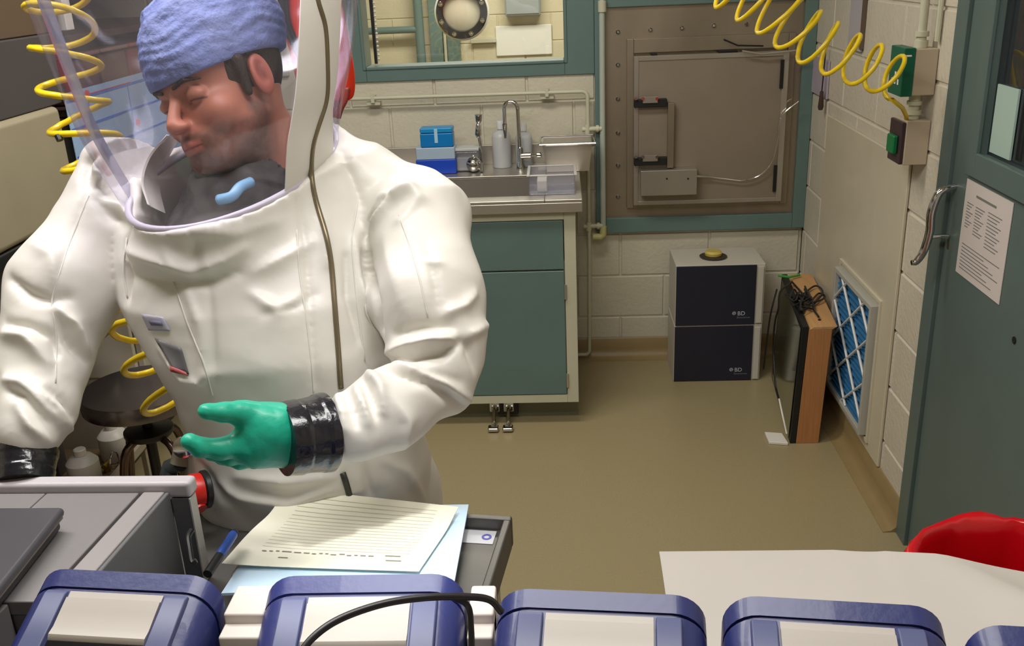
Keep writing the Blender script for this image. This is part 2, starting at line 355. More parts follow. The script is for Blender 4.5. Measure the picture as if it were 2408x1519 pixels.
for py in (244, 380):
    p = hq(1490, py); q = hq(1567, py-3)
    lt = obj('latch', MB().box(p[0], q[0], YB-.095, YB-.066, p[2]-.014, p[2]+.020), M_dk, t, bevel=.003)
    s0, s1 = hq(1510, py), hq(1545, py)
    obj('latch_plate', MB().box(s0[0], s1[0], YB-.1, YB-.0955, p[2]+.005, p[2]+.032), M_steel, lt, bevel=.001)
    for k in (1494, 1510, 1543):
        s = hq(k, py-15); obj('latch_bolt', MB().lathe([(.007, 0), (.007, .008)], (s[0], YB-.098, s[2]), (0, -1, 0), 8), M_chrome, lt, smooth=True)
p, q = hq(1567, 392), hq(1583, 240)
obj('pull_bar', MB().box(p[0], q[0]+.003, YB-.098, YB-.067, p[2], q[2]), M_steeld, t, bevel=.002)
p, q = hq(1504, 455), hq(1636, 392)
cb = obj('control_box', MB().box(p[0], q[0], YB-.12, YB-.067, p[2], q[2]), M_steel, t, bevel=.003)
for k in (1568, 1618): 
    s = hq(k, 420, YB-.12); obj('screw', MB().lathe([(.004, 0), (.004, .003)], (s[0], YB-.12, s[2]), (0, -1, 0), 8), M_dk, cb)
Yc = YB-.085
pts = [hq(x, y, Yc) for x, y in ((1638, 414), (1660, 415), (1710, 421), (1750, 424), (1790, 410), (1815, 380), (1828, 330), (1832, 290), (1845, 265), (1878, 238))]
cbl = obj('door_cable', MB().tube(spline(pts, 6), .0028, 8), M_chrome, t, smooth=True)
obj('cable_gland', MB().tube([hq(1636, 414, Yc), hq(1668, 415, Yc)], .006, 10), M_chrome, cbl, smooth=True)
for (x0, y0, x1, y1) in ((1832, 140, 1844, 208), (1816, 388, 1827, 450)):
    p, q = hq(x0, y1), hq(x1, y0); obj('hinge_slot', MB().box(p[0], q[0], YB-.075, YB-.0695, p[2], q[2]), M_dk, t)
pts = [hq(x, y, YB-.08) for x, y in ((1702, 93), (1735, 107), (1795, 108))]
obj('top_rod', MB().tube(pts, .0035, 8), M_dk, t, smooth=True)
pts = [hq(x, y, YB-.1) for x, y in ((1745, 120), (1790, 127), (1840, 122), (1880, 118))]
obj('closer_rod', MB().tube(pts, .005, 8), M_steel, t, smooth=True)
for x0, x1 in ((1532, 1546), (1690, 1735)):
    p, q = hq(x0, 122), hq(x1, 122); obj('gasket_tab', MB().box(p[0], q[0], YB-.06, YB-.03, 1.401, 1.411), M_dk, t, bevel=.002)

# ------------------------------------------------------------------ sink cabinet
CX0, CX1, CY = -1.02, .045, 3.56
t = thing('sink_cabinet', 'cream framed cabinet with teal drawer front and door under the sink', 'cabinet', ((CX0+CX1)/2, 3.9, 0))
obj('carcass', MB().box(CX0, CX1, CY+.003, 4.2, .1, .70), M_cream, t, bevel=.002)
obj('side_wall', MB().box(CX1-.018, CX1, CY+.003, 4.2, .701, .9), M_cream, t); obj('side_wall', MB().box(CX0, CX0+.018, CY+.003, 4.2, .701, .9), M_cream, t)
obj('toe_kick', MB().box(CX0+.03, CX1-.002, CY+.075, 4.2, 0, .0995), mat('toe_grey', (122, 122, 100), .5), t)
mb = MB(); frame_rect(mb, CX0, CX1, .1, .9, (.04, .045, .035, .03), CY-.012, CY+.002); obj('face_frame', mb, M_cream, t, bevel=.002)
for (a, b) in ((-.5, -.003), (-.98, -.505)):
    obj('drawer_front', MB().box(a, b, CY-.014, CY+.002, .672, .868), M_teal, t, bevel=.003)
    d_ = obj('cabinet_door', MB().box(a, b, CY-.014, CY+.002, .138, .666), M_teal, t, bevel=.003)
    for z in (.2, .58): obj('hinge', MB().tube([(b+.004, CY-.016, z-.03), (b+.004, CY-.016, z+.03)], .005, 8), M_steel, d_, smooth=True)
# steel countertop with basin
t = thing('steel_countertop', 'stainless steel countertop with a deep basin and backsplash', 'countertop', (-.45, 3.9, .905))
KY = 3.52; BX0, BX1, BY0, BY1 = -.92, -.07, 3.60, 3.98
CT = .955
mb = MB()
for r_ in sub_rects([(CX0-.02, .072, KY, 4.25)], (BX0, BX1, BY0, BY1)): mb.box(r_[0], r_[1], r_[2], r_[3], CT-.012, CT)
mb.box(CX0-.02, .072, KY, KY+.012, CT-.05, CT-.0121); mb.box(.06, .072, KY+.0121, 4.25, CT-.05, CT-.0121)
obj('worktop', mb, M_steel, t, bevel=.003)
obj('backsplash', MB().box(CX0-.02, .02, 4.235, 4.252, CT+.0, 1.04), M_steel, t, bevel=.002)
mb = MB(); z0 = CT-.22
mb.box(BX0, BX1, BY0, BY1, z0-.01, z0); mb.box(BX0-.008, BX0, BY0, BY1, z0, CT-.0125); mb.box(BX1, BX1+.008, BY0, BY1, z0, CT-.0125); mb.box(BX0, BX1, BY1, BY1+.008, z0, CT-.0125); mb.box(BX0, BX1, BY0-.008, BY0, z0, CT-.0125)
obj('basin', mb, M_steel, t)
# faucet
def kz(px, py, Y, z=CT): p = atY(px, py, Y); return p
fy = 4.10
t = thing('gooseneck_faucet', 'tall chrome gooseneck faucet over the sink basin', 'faucet', (atY(1225, 405, fy)[0], fy, CT))
bx = atY(1225, 405, fy)[0]; top = atY(1210, 238, fy)[2]
r_ = .028
pts = [(bx, fy, CT), (bx-.004, fy, top-r_)]+[tuple(p) for p in arc((bx-.004-r_, fy-.01, top-r_), (1, -.1, 0), (0, 0, 1), r_, 0, PI, 12)]+[(bx-.004-2*r_, fy-.025, top-.09)]
obj('spout', MB().tube(pts, .0085, 12), M_chrome, t, smooth=True)
obj('nozzle', MB().tube([(bx-.004-2*r_, fy-.025, top-.09), (bx-.004-2*r_, fy-.025, top-.115), (bx-.004-2*r_, fy-.025, top-.15)], [.011, .009, .005], 12), M_chrome, t, smooth=True)
obj('faucet_base', MB().lathe([(.02, 0), (.02, .015), (.013, .03), (.013, .09), (.008, .1)], (bx, fy, CT), (0, 0, 1), 16), M_chrome, t, smooth=True)
v_ = obj('valve', MB().tube([(bx, fy, CT+.06), (bx+.045, fy, CT+.06)], .014, 12).tube([(bx+.045, fy, CT+.06), (bx+.075, fy-.01, CT+.062)], .007, 10), M_chrome, t, smooth=True)
obj('handle_knob', MB().lathe([(.004, -.012), (.014, -.008), (.014, .008), (.004, .012)], (bx+.08, fy-.01, CT+.062), (1, 0, 0), 12), M_chrome, v_, smooth=True)
ex = atY(1132, 400, fy)[0]; et = atY(1128, 268, fy)[2]
t = thing('eyewash_tap', 'chrome eyewash tap with a round knob left of the gooseneck faucet', 'faucet', (ex, fy, CT))
obj('riser', MB().tube([(ex+.004, fy, CT), (ex+.002, fy, CT+.1), (ex-.004, fy, et-.08)], .007, 10), M_chrome, t, smooth=True)
obj('spray_head', MB().tube([(ex-.006, fy, et-.1), (ex-.006, fy, et-.085), (ex-.004, fy, et-.05), (ex-.003, fy, et-.04), (ex, fy, et-.03), (ex, fy, et-.002)], [.008, .014, .011, .007, .014, .017], 12), M_chrome, t, smooth=True)
obj('round_knob', MB().lathe([(.004, .0), (.03, .006), (.032, .014), (.022, .028), (.008, .034)], (ex-.03, fy-.03, CT+.035), (.2, -1, .2), 24), M_chrome, t, smooth=True)
obj('outlet', MB().tube([(ex+.002, fy, CT+.03), (ex+.004, fy-.04, CT+.035), (ex+.004, fy-.045, CT+.005)], .009, 10), M_chrome, t, smooth=True)
# bottles
M_pe = mat('translucent_bottle', (196, 198, 200), .35, alpha=.88)
def bottle(px0, px1, ytop, Y, label):
    a, b = atY(px0, 400, Y), atY(px1, 400, Y); r = (b[0]-a[0])/2; x = (a[0]+b[0])/2; h = atY((px0+px1)/2, ytop, Y)[2]-CT-.001
    t = thing('plastic_bottle', label, 'bottle', (x, Y, CT+.001), 'translucent bottles behind the faucet')
    z = CT+.001
    obj('body', MB().lathe([(r*.96, 0), (r, .006), (r, h*.66), (r*.85, h*.74), (r*.35, h*.8), (r*.35, h*.83)], (x, Y, z), (0, 0, 1), 28), M_pe, t, smooth=True)
    obj('cap', MB().lathe([(r*.42, h*.83), (r*.42, h*.97), (r*.38, h)], (x, Y, z), (0, 0, 1), 20), mat('bottle_cap', (215, 216, 215), .4), t, smooth=True)
bottle(1160, 1204, 284, 4.17, 'translucent white bottle with its cap up, left behind the faucet')
bottle(1214, 1254, 290, 4.175, 'translucent white bottle partly hidden right behind the faucet')
# blue boxes
Yx = 4.05
def boxat(px0, px1, py0, py1, Y):
    a = atY(px0, py1, Y); b = atY(px1, py0, Y); return a[0], b[0], a[2], b[2]
x0, x1, z0, z1 = boxat(980, 1070, 346, 412, Yx); z0 = CT+.001; zt1 = z1
t = thing('pipette_tip_box', 'deep blue tip box with a clear lid on the sink counter', 'box', ((x0+x1)/2, Yx+.04, z0))
zm = atY(1020, 376, Yx)[2]
obj('box_body', MB().box(x0, x1, Yx, Yx+.09, z0, zm), mat('deep_blue_plastic', (30, 72, 190), .3), t, bevel=.004)
obj('box_lid', MB().box(x0+.003, x1-.003, Yx+.002, Yx+.088, zm, zt1), mat('clear_lid', (165, 185, 205), .25), t, bevel=.004)
x0, x1, z0, z1 = boxat(990, 1063, 300, 356, Yx+.005)
t = thing('tip_rack', 'bright sky blue box with a white strip, stacked on the deep blue box', 'box', ((x0+x1)/2, Yx+.04, zt1))
obj('box_body', MB().box(x0, x1, Yx+.005, Yx+.08, zt1+.0005, zt1+.06), mat('sky_blue_plastic', (0, 118, 190), .3), t, bevel=.005)
obj('box_lid', MB().box(x0, x1, Yx+.005, Yx+.08, zt1+.061, z1), mat('sky_blue_plastic2', (20, 140, 200), .3), t, bevel=.005)
xm = (x0+x1)/2
mb = MB().box(xm-.008, xm+.006, Yx+.003, Yx+.0046, zt1+.02, z1-.003)
st = obj('printed_strip', mb, mat('strip_white', (170, 205, 225), .5), t)
x0, x1, z0, z1 = boxat(1072, 1124, 348, 408, 4.08)
t = thing('clear_jar', 'clear plastic tub between the blue boxes and the chrome tap', 'tub', ((x0+x1)/2, 4.12, CT+.001))
M_clr = film('clear_plastic', (.90, .91, .92), .5, thick=.16, rough=.1)
obj('tub_wall', MB().box(x0, x1, 4.08, 4.16, CT+.001, z1-.012), M_clr, t, bevel=.008)
obj('lid', MB().box(x0-.003, x1+.003, 4.077, 4.163, z1-.012, z1), mat('milky_lid', (190, 193, 192), .35), t, bevel=.003)
obj('contents', MB().box(x0+.006, x1-.006, 4.086, 4.154, CT+.006, z1-.04), mat('pale_contents', (186, 188, 190), .5), t, bevel=.004)
# black cord loop by the blue box
pts = [atY(x, y, 4.2) for x, y in ((981, 372), (977, 360), (984, 350), (996, 352))]
# steel pan hung at right of the sink
x0, x1, z0, z1 = boxat(1284, 1396, 340, 408, 4.07)
t = thing('steel_pan', 'deep stainless steel pan with a rolled rim at the right of the sink', 'pan', ((x0+x1)/2-.01, 4.12, CT+.001))
zr = atY(1330, 336, 4.02)[2]
xa, xb = atY(1268, 340, 4.0)[0], atY(1399, 336, 4.0)[0]
def ringrect(x0, x1, y0, y1, z): return [(x0, y0, z), (x1, y0, z), (x1, y1, z), (x0, y1, z)]
mb = MB().loft([ringrect(xa+.015, xb-.012, 4.0, 4.17, zr), ringrect(xa+.03, xb-.025, 4.015, 4.16, CT+.002), ringrect(xa+.034, xb-.029, 4.02, 4.155, CT+.006), ringrect(xa+.019, xb-.016, 4.004, 4.166, zr)], cap=True)
mb.f = mb.f[:-1]; mb.f = [f for f in mb.f if len(f) == 4]
obj('pan_body', mb, M_steel, t)
pts = [(xa, 3.99, zr), (xb, 3.99, zr), (xb, 4.18, zr), (xa+.005, 4.18, zr), (xa, 3.99, zr)]
obj('rolled_rim', MB().tube(pts, .006, 8), M_chrome, t, smooth=True)
# clear storage box on the counter at front
a = atZ(1232, 452, CT); b = atZ(1350, 448, CT)
x0, x1 = a[0]+.004, b[0]-.012; y0, y1 = 3.60, 3.78; zt = CT+.075
x0, x1 = atY(1232, 420, 3.62)[0], atY(1352, 420, 3.62)[0]
x0 = max(x0, BX1-.06)
t = thing('clear_storage_box', 'clear plastic storage box with open rim on the countertop corner', 'box', ((x0+x1)/2, (y0+y1)/2, CT+.001))
mb = MB(); zz = CT+.001
mb.box(x0, x1, y0, y1, zz, zz+.003); mb.box(x0, x0+.003, y0, y1, zz+.003, zt); mb.box(x1-.003, x1, y0, y1, zz+.003, zt); mb.box(x0+.003, x1-.003, y0, y0+.003, zz+.003, zt); mb.box(x0+.003, x1-.003, y1-.003, y1, zz+.003, zt)
obj('tub_wall', mb, film('clear_plastic2', (.93, .93, .94), .6, thick=.14, rough=.08), t, bevel=.001)
mb = MB()
for (a, b, c, d) in sub_rects([(x0-.008, x1+.008, y0-.008, y1+.008)], (x0+.004, x1-.004, y0+.004, y1-.004)): mb.box(a, b, c, d, zt, zt+.004)
obj('rim', mb, mat('milky_rim', (200, 198, 196), .3, alpha=.8), t, bevel=.002)
obj('folded_tissue', MB().box(x0+.03, x0+.07, y0+.03, y0+.12, zz+.004, zz+.05), M_paper, t, bevel=.006)
# foot pedals
for k, (px, lab) in enumerate(((1160, 'left chrome foot pedal of the sink under the cabinet'), (1194, 'right chrome foot pedal of the sink under the cabinet'))):
    a = atY(px, 1000, 3.50); x = a[0]
    t = thing('foot_pedal', lab, 'pedal', (x, 3.5, 0), 'sink foot pedals')
    obj('tread', MB().box(x-.022, x+.022, 3.475, 3.515, .006, .022), M_chrome, t, bevel=.006)
    obj('arm', MB().tube([(x, 3.51, .016), (x, 3.58, .055), (x, 3.62, .058)], .008, 8), M_chrome, t, smooth=True)
    obj('pivot', MB().box(x-.022, x+.022, 3.60, 3.634, .035, .082), M_chrome, t, bevel=.005)
x = atY(1178, 975, 3.62)[0]
o = obj('valve_box', MB().box(x-.01, x+.075, 3.6345-.03, 3.6345, .02, .0985), M_black, bevel=.006); tag(o, 'black valve block behind the chrome foot pedals', 'valve')

# ------------------------------------------------------------------ stacked boxes with dark fronts
M_navy = mat('navy_card', (30, 32, 48), .45, var=.05)
M_card = mat('white_card', (196, 190, 178), .6)
def text_mesh(name, s, size, loc, parent, m, rot=(PI/2, 0, 0), ext=.0003):
    cu = bpy.data.curves.new(name, 'FONT'); cu.body = s; cu.size = size; cu.extrude = ext
    o = bpy.data.objects.new(name, cu); S.collection.objects.link(o)
    dg = bpy.context.evaluated_depsgraph_get(); me = bpy.data.meshes.new_from_object(o.evaluated_get(dg))
    bpy.data.objects.remove(o); me.name = name; me.materials.clear(); me.materials.append(m)
    n = bpy.data.objects.new(name, me); S.collection.objects.link(n); n.rotation_euler = rot; n.parent = parent
    n.location = V3(loc)-Vector(world_loc(parent)); return n
BXL, BXR, BY = .476, .862, 3.955
M_ink = mat('light_ink', (190, 190, 200), .6)
def pack(z0, z1, dx, label):
    t = thing('instrument_carton', label, 'box', ((BXL+BXR)/2, BY+.12, z0), 'white cartons with navy fronts')
    b = obj('carton', MB().box(BXL+dx, BXR+dx-.004, BY, BY+.25, z0, z1), M_card, t, bevel=.003)
    obj('front_panel', MB().box(BXL+dx+.002, BXR+dx-.042, BY-.006, BY-.0005, z0+.002, z1-.004), M_navy, t, bevel=.001)
    obj('side_strip', MB().box(BXR+dx-.036, BXR+dx-.012, BY-.008, BY-.0005, z0+.008, z1-.012), M_card, t, bevel=.001)
    lx = BXL+dx+.245; lz = z0+.045
    text_mesh('logo', 'BD', .026, (lx+.024, BY-.0065, lz), t, M_ink)
    mb = MB()
    for k in range(8):
        q = k*PI/4; mb.tube([(lx+.01+.003*math.cos(q), BY-.0068, lz+.01+.003*math.sin(q)), (lx+.01+.009*math.cos(q), BY-.0068, lz+.01+.009*math.sin(q))], .0012, 4)
    obj('sun_emblem', mb, M_ink, t)
    text_mesh('small_print', 'Biosciences', .0125, (lx+.022, BY-.0065, lz-.014), t, mat('dim_ink', (110, 112, 125), .6))
pack(0.0, .267, 0.0, 'lower white carton with navy front standing on the floor')
pack(.268, .545, 0.002, 'upper white carton with navy front, stacked on the lower one')
c_ = atZ(1677, 604, .547)
t = thing('petri_dish', 'small yellow-topped dish lying on the stacked cartons', 'dish', (c_[0], c_[1], .546))
obj('dish_base', MB().lathe([(.055, .0), (.06, .006), (.02, .010)], (c_[0], c_[1], .546), (0, 0, 1), 24), mat('dark_rim', (60, 52, 40), .5), t, smooth=True)
obj('dish_lid', MB().lathe([(.036, .0102), (.038, .022), (.03, .03), (.0, .031)], (c_[0], c_[1], .546), (0, 0, 1), 24), mat('yellow_top', (200, 180, 90), .4), t, smooth=True)

# ------------------------------------------------------------------ wooden framed monitor box leaning near the corner
t = thing('framed_display_case', 'wood sided case with black edged mirror glass standing on the floor by the right wall', 'case', (.95, 3.65, 0))
h = .485; yn, yf = 3.35, 3.98
lean = .0
def cs(x0, x1, z0=0., z1=h, yn=yn, yf=yf): return MB().hexa([(x0, yn, z0), (x1, yn, z0), (x1+.06, yf, z0), (x0+.06, yf, z0), (x0+.018, yn, z1), (x1+.018, yn, z1), (x1+.078, yf, z1), (x0+.078, yf, z1)])
M_wood = mat('birch_wood', (186, 128, 78), .5, var=.16, vscale=6, stretch=(30, 30, 1.2), bump=.04)
M_woodt = mat('birch_wood_top', (196, 150, 98), .5, var=.12, vscale=6, stretch=(14, 1, 14))
obj('wooden_case', cs(.882, .968, 0, h-.012), M_wood, t, bevel=.002)
obj('top_board', cs(.882+.018, .968+.018, h-.0115, h), M_woodt, t, bevel=.001)
obj('black_edge', cs(.858, .881, 0, h+.002), M_black, t, bevel=.002)
obj('mirror_glass', cs(.8555, .8575, .015, h-.015, yn+.02, yf-.02), mat('mirror_front', (150, 155, 140), .12, .9), t)
p = atZ(1922, 752, h); obj('screw', MB().lathe([(.006, 0), (.006, .002)], (.955, 3.42, h), (0, 0, 1), 10), M_dk, t)
# cords
def at_case(px, py, z): return atZ(px, py, z)
pts = [atZ(x, y, h+.01+.004*(i % 3)) for i, (x, y) in enumerate(((1862, 662), (1895, 700), (1900, 716), (1925, 690), (1940, 700), (1905, 712), (1895, 690), (1918, 672), (1935, 688), (1912, 720), (1925, 745)))]
t2 = thing('tangled_cable', 'tangled dark power cable draped over the wooden case down to the floor', 'cord', (.93, 3.5, 0))
for p_ in pts: p_[1] = max(min(p_[1], 3.95), 3.42)
obj('cord_tangle', MB().tube(spline(pts, 5), .004, 6), M_black, t2, smooth=True)
q0 = pts[0]
Xc = .84
drop = [(q0[0]-.005, q0[1]-.02, h+.014), (.868, 3.7, h+.02), (.85, 3.64, h-.03)]+[tuple(atX(x, y, Xc)) for x, y in ((1822, 760), (1818, 820), (1824, 905), (1832, 940))]
drop2 = [tuple(atX(x, y, Xc-.005)) for x, y in ((1832, 938), (1840, 975))]+[tuple(atX(1850, 1020, .845))]
obj('hanging_cord', MB().tube(spline(drop, 6), .004, 6), M_black, t2, smooth=True)
obj('white_cord_end', MB().tube(spline(drop2, 6), .0035, 6), M_white, t2, smooth=True)
drop3 = [(.868, 3.76, h+.01), (.84, 3.72, h-.08), (.835, 3.74, h-.2), (.84, 3.8, .12)]
rr_ = random.Random(11)
for k in range(3):
    cpt = [(.93+rr_.uniform(-.045, .05), 3.62+rr_.uniform(-.13, .14), h+.008+.007*(q_ % 3)) for q_ in range(9)]
    obj('cord_tangle', MB().tube(spline(cpt, 6), .0042, 6), M_black, t2, smooth=True)
obj('hanging_cord', MB().tube(spline(drop3, 6), .0035, 6), M_black, t2, smooth=True)
obj('green_tie', MB().tube([(.91, 3.93, h+.012), (.95, 3.9, h+.014), (1.0, 3.93, h+.012)], .005, 6), mat('green_tape', (60, 150, 60), .5), t2, smooth=True)
a = atZ(1808, 1045, .0); b = atZ(1855, 1048, 0)
mb = MB().hexa([(a[0], a[1], .0), (b[0]-.002, b[1], .0), (b[0]-.008, b[1]+.085, .0), (a[0]+.0, a[1]+.085, .0), (a[0], a[1], .012), (b[0]-.002, b[1], .012), (b[0]-.008, b[1]+.085, .012), (a[0], a[1]+.085, .012)])
o = obj('power_adapter', mb, mat('white_plastic', (228, 224, 214), .4), bevel=.003); tag(o, 'flat white plug adapter lying on the floor beside the wooden case', 'adapter')

# ------------------------------------------------------------------ air filter grille on the right wall
t = thing('air_filter', 'blue pleated air filter with white mesh in a pale frame on the right wall', 'filter', (XR, 3.33, .14))
fy0, fy1, fz0, fz1 = 3.09, 3.59, .135, .675
def frame_x(mb, y0, y1, z0, z1, t_, x0, x1):
    mb.box(x0, x1, y0, y0+t_, z0, z1); mb.box(x0, x1, y1-t_, y1, z0, z1); mb.box(x0, x1, y0+t_, y1-t_, z0, z0+t_); mb.box(x0, x1, y0+t_, y1-t_, z1-t_, z1)
mb = MB(); frame_x(mb, fy0, fy1, fz0, fz1, .014, XR-.02, XR-.0005); obj('wall_frame', mb, mat('pale_frame', (200, 192, 170), .4), t, bevel=.002)
mb = MB(); frame_x(mb, fy0+.022, fy1-.022, fz0+.022, fz1-.026, .018, XR-.042, XR-.0005); obj('filter_frame', mb, mat('grey_card_frame', (176, 174, 164), .5), t, bevel=.002)
ya, yb, za, zb = fy0+.041, fy1-.041, fz0+.041, fz1-.045
mb = MB(); n = 22; prof = []
for k in range(2*n+1): prof.append((XR-.030+(.016 if k % 2 else 0), za+(zb-za)*k/(2*n)))
rings = []
for y in np.linspace(ya, yb, 13):
    rings.append([(x, y, z+0*y) for x, z in prof])
vs = [p for r in rings for p in r]; m_ = len(prof); fs = []
for i in range(12):
    for k in range(m_-1): fs.append((i*m_+k, i*m_+k+1, (i+1)*m_+k+1, (i+1)*m_+k))
obj('pleats', MB().add(vs, fs), mat('blue_filter_media', (38, 104, 150), .7, var=.15, vscale=20), t)
xg = XR-.034
def clipline(y0, z0, dy, dz):
    ts = [];
    t0, t1 = -9, 9
    for (o_, d_, lo, hi) in ((y0, dy, ya, yb), (z0, dz, za, zb)):
        a, b = (lo-o_)/d_, (hi-o_)/d_
        if a > b: a, b = b, a
        t0, t1 = max(t0, a), min(t1, b)
    return (t0, t1) if t1-t0 > .03 else None
for s_, in ((1,), (-1,)):
    for k in range(-4, 6):
        y0, z0 = ya+(yb-ya)*.5, za+.02+k*.165
        c_ = clipline(y0, z0, .8*s_, .6)
        if c_: obj('mesh_strand', MB().tube([(xg, y0+.8*s_*c_[0], z0+.6*c_[0]), (xg-.002, y0+.8*s_*c_[1], z0+.6*c_[1])], .005, 6), mat('white_strand', (214, 216, 214), .5), t)
# smooth painted plate above the filter
o = struct(obj('wall_panel', MB().box(XR-.012, XR-.001, 2.98, 3.94, .10, 1.17), mat('panel_paint', (200, 191, 168), .35, var=.05), bevel=.004), 'smooth painted plate on the right wall around the filter')
tag(o, None, 'panel')

# ------------------------------------------------------------------ wall boxes
def wallbox(name, pyt, pyb, pxr, label, face):
    X1 = XR-.0005; tr = atX(pxr, pyt, XR); br = atX(pxr-5, pyb, XR)
    y0 = 2.87; return tr[2], br[2]
M_boxp = mat('beige_box_paint', (186, 170, 148), .45)
YW = 2.87
z1, z0 = atX(2203, 112, XR)[2], atX(2198, 224, XR)[2]
xo = atY(2150, 165, YW)[0]
t = thing('outlet_box', 'beige wall box with a dark green faceplate where the yellow hose passes', 'box', (XR, YW+.05, z0))
obj('housing', MB().box(xo, XR-.0005, YW, YW+.11, z0, z1), M_boxp, t, bevel=.003)
xg = atY(2146, 165, YW)[0]
fp = obj('green_plate', MB().box(xo-.034, xo-.0005, YW-.002, YW+.112, z0-.002, z1+.004), mat('dark_green_plastic', (6, 92, 66), .4), t, bevel=.003)
mb = MB()
for k in range(3): mb.box(xo-.0352, xo-.0343, YW+.02+k*.025, YW+.032+k*.025, z0+.03, z0+.045+.02*(k % 2)); 
mb.box(xo-.028, xo-.012, YW-.0028, YW-.0021, z1-.02, z1-.015); 
obj('plate_marks', mb, M_paper, fp)['kind'] = 'stuff'
z3, z2 = atX(2190, 283, XR)[2], atX(2180, 388, XR)[2]
xo2 = atY(2128, 335, YW)[0]
t = thing('push_button_box', 'beige wall switch box with a dark faceplate and green push button', 'box', (XR, YW+.05, z2))
obj('housing', MB().box(xo2, XR-.0005, YW, YW+.11, z2, z3), M_boxp, t, bevel=.003)
fp = obj('dark_plate', MB().box(xo2-.012, xo2-.0005, YW+.002, YW+.108, z2+.002, z3-.004), mat('maroon_plate', (62, 44, 48), .4), t, bevel=.003)
obj('green_button', MB().box(xo2-.028, xo2-.0125, YW+.02, YW+.08, z2+.03, z2+.085), mat('green_button_plastic', (10, 110, 60), .35), fp, bevel=.005)
t = thing('wall_conduit', 'cream conduit joining the two wall boxes and rising to the ceiling', 'pipe', (XR-.04, YW+.05, z3))
xc = XR-.04
obj('lower_nipple', MB().lathe([(.017, 0), (.017, .012), (.022, .013), (.022, .025), (.015, .026), (.015, .04), (.022, .041), (.022, .052), (.017, .053), (.017, z0-z3-.001)], (xc, YW+.04, z3+.0005), (0, 0, 1), 16), M_cream, t, smooth=True)
obj('riser', MB().lathe([(.02, 0), (.02, .02), (.014, .021), (.014, .03), (.02, .031), (.02, .045), (.0125, .046), (.0125, 1.1)], (xc, YW+.04, z1+.0005), (0, 0, 1), 16), M_cream, t, smooth=True)
obj('riser_thin', MB().tube([(xc+.03, YW+.0, z1+.02), (xc+.03, YW+.0, z1+1.1)], .008, 8), M_cream, t, smooth=True)
# papers and thermometer on the right wall near the corner
t = thing('clear_sleeve', 'clear plastic sleeve hanging high on the right wall', 'sleeve', atX(2012, 110, XR))
a, b = atX(2000, 110, XR)[1], atX(2030, 110, XR)[1]; z = atX(2015, 118, XR)[2]
obj('sleeve', MB().box(XR-.012, XR-.002, b, a, z, z+.42), mat('grey_lilac_paper', (178, 172, 178), .4), t, bevel=.002)
obj('dark_edge', MB().box(XR-.016, XR-.002, b-.012, b-.002, z+.01, z+.42), mat('brown_edge', (96, 80, 66), .5), t)
a, b = atX(1912, 200, XR)[1], atX(1950, 200, XR)[1]; z = atX(1925, 222, XR)[2]
o = obj('lilac_note', MB().box(XR-.008, XR-.002, b, a, z, z+.15), mat('lilac_paper', (176, 164, 176), .6), bevel=.001); tag(o, 'small lilac paper note on the right wall near the hatch corner', 'note')
a = atX(1944, 258, XR); 
t = thing('hanging_probe', 'slim dark probe hanging on a wire below the lilac note', 'probe', (XR-.02, a[1], a[2]))
obj('probe', MB().tube([(XR-.025, a[1], a[2]), (XR-.025, a[1], a[2]+.012), (XR-.025, a[1], a[2]+.075)], [.008, .012, .007], 10), mat('brown_probe', (70, 52, 44), .35), t, smooth=True)
obj('wire', MB().tube([(XR-.025, a[1], a[2]+.075), (XR-.02, a[1], a[2]+.26)], .0025, 6), M_dk, t)

# ------------------------------------------------------------------ teal door on the right wall
XD = XR
t = thing('door_1', 'teal painted steel door with a window and a curved pull', 'door', (XD, 2.2, 0)); t['kind'] = 'structure'
obj('door_frame', MB().box(XD-.02, XD+.12, 2.655, 2.73, 0, 2.12).box(XD-.02, XD+.12, 1.62, 1.69, 0, 2.12).box(XD-.02, XD+.12, 1.69, 2.655, 2.06, 2.12), M_teald, t, bevel=.003)
gy0, gy1, gz0, gz1 = 1.9, 2.50, 1.285, 1.9
mb = MB()
for (a, b, c, d) in sub_rects([(1.695, 2.65, .01, 2.055)], (gy0, gy1, gz0, gz1)): mb.box(XD-.008, XD+.035, a, b, c, d)
obj('door_leaf', mb, M_teald, t)
mb = MB()
for (a, b, c, d) in sub_rects([(gy0-.05, gy1+.05, gz0-.06, gz1+.05)], (gy0+.004, gy1-.004, gz0+.004, gz1-.004)): mb.box(XD-.02, XD-.008, a, b, c, d)
obj('glazing_frame', mb, M_teald, t, bevel=.003)
obj('pane', MB().box(XD+.01, XD+.016, gy0, gy1, gz0, gz1), film('door_glass', (.8, .8, .78), .8, thick=.02, rough=.03), t)
obj('corridor_wall', MB().box(XD+.8, XD+.85, 1.2, 4.2, .3, 2.2), mat('corridor_brown', (74, 56, 44), .6, var=.3, vscale=3), t)
obj('window_card', MB().box(XD+.003, XD+.008, 2.36, 2.475, gz0+.012, 1.465), mat('pale_green_card', (168, 190, 178), .6), t)
obj('lock_hole', MB().lathe([(.009, 0), (.009, .002)], (XD-.0085, 2.175, .901), (-1, 0, 0), 12), M_dk, t)
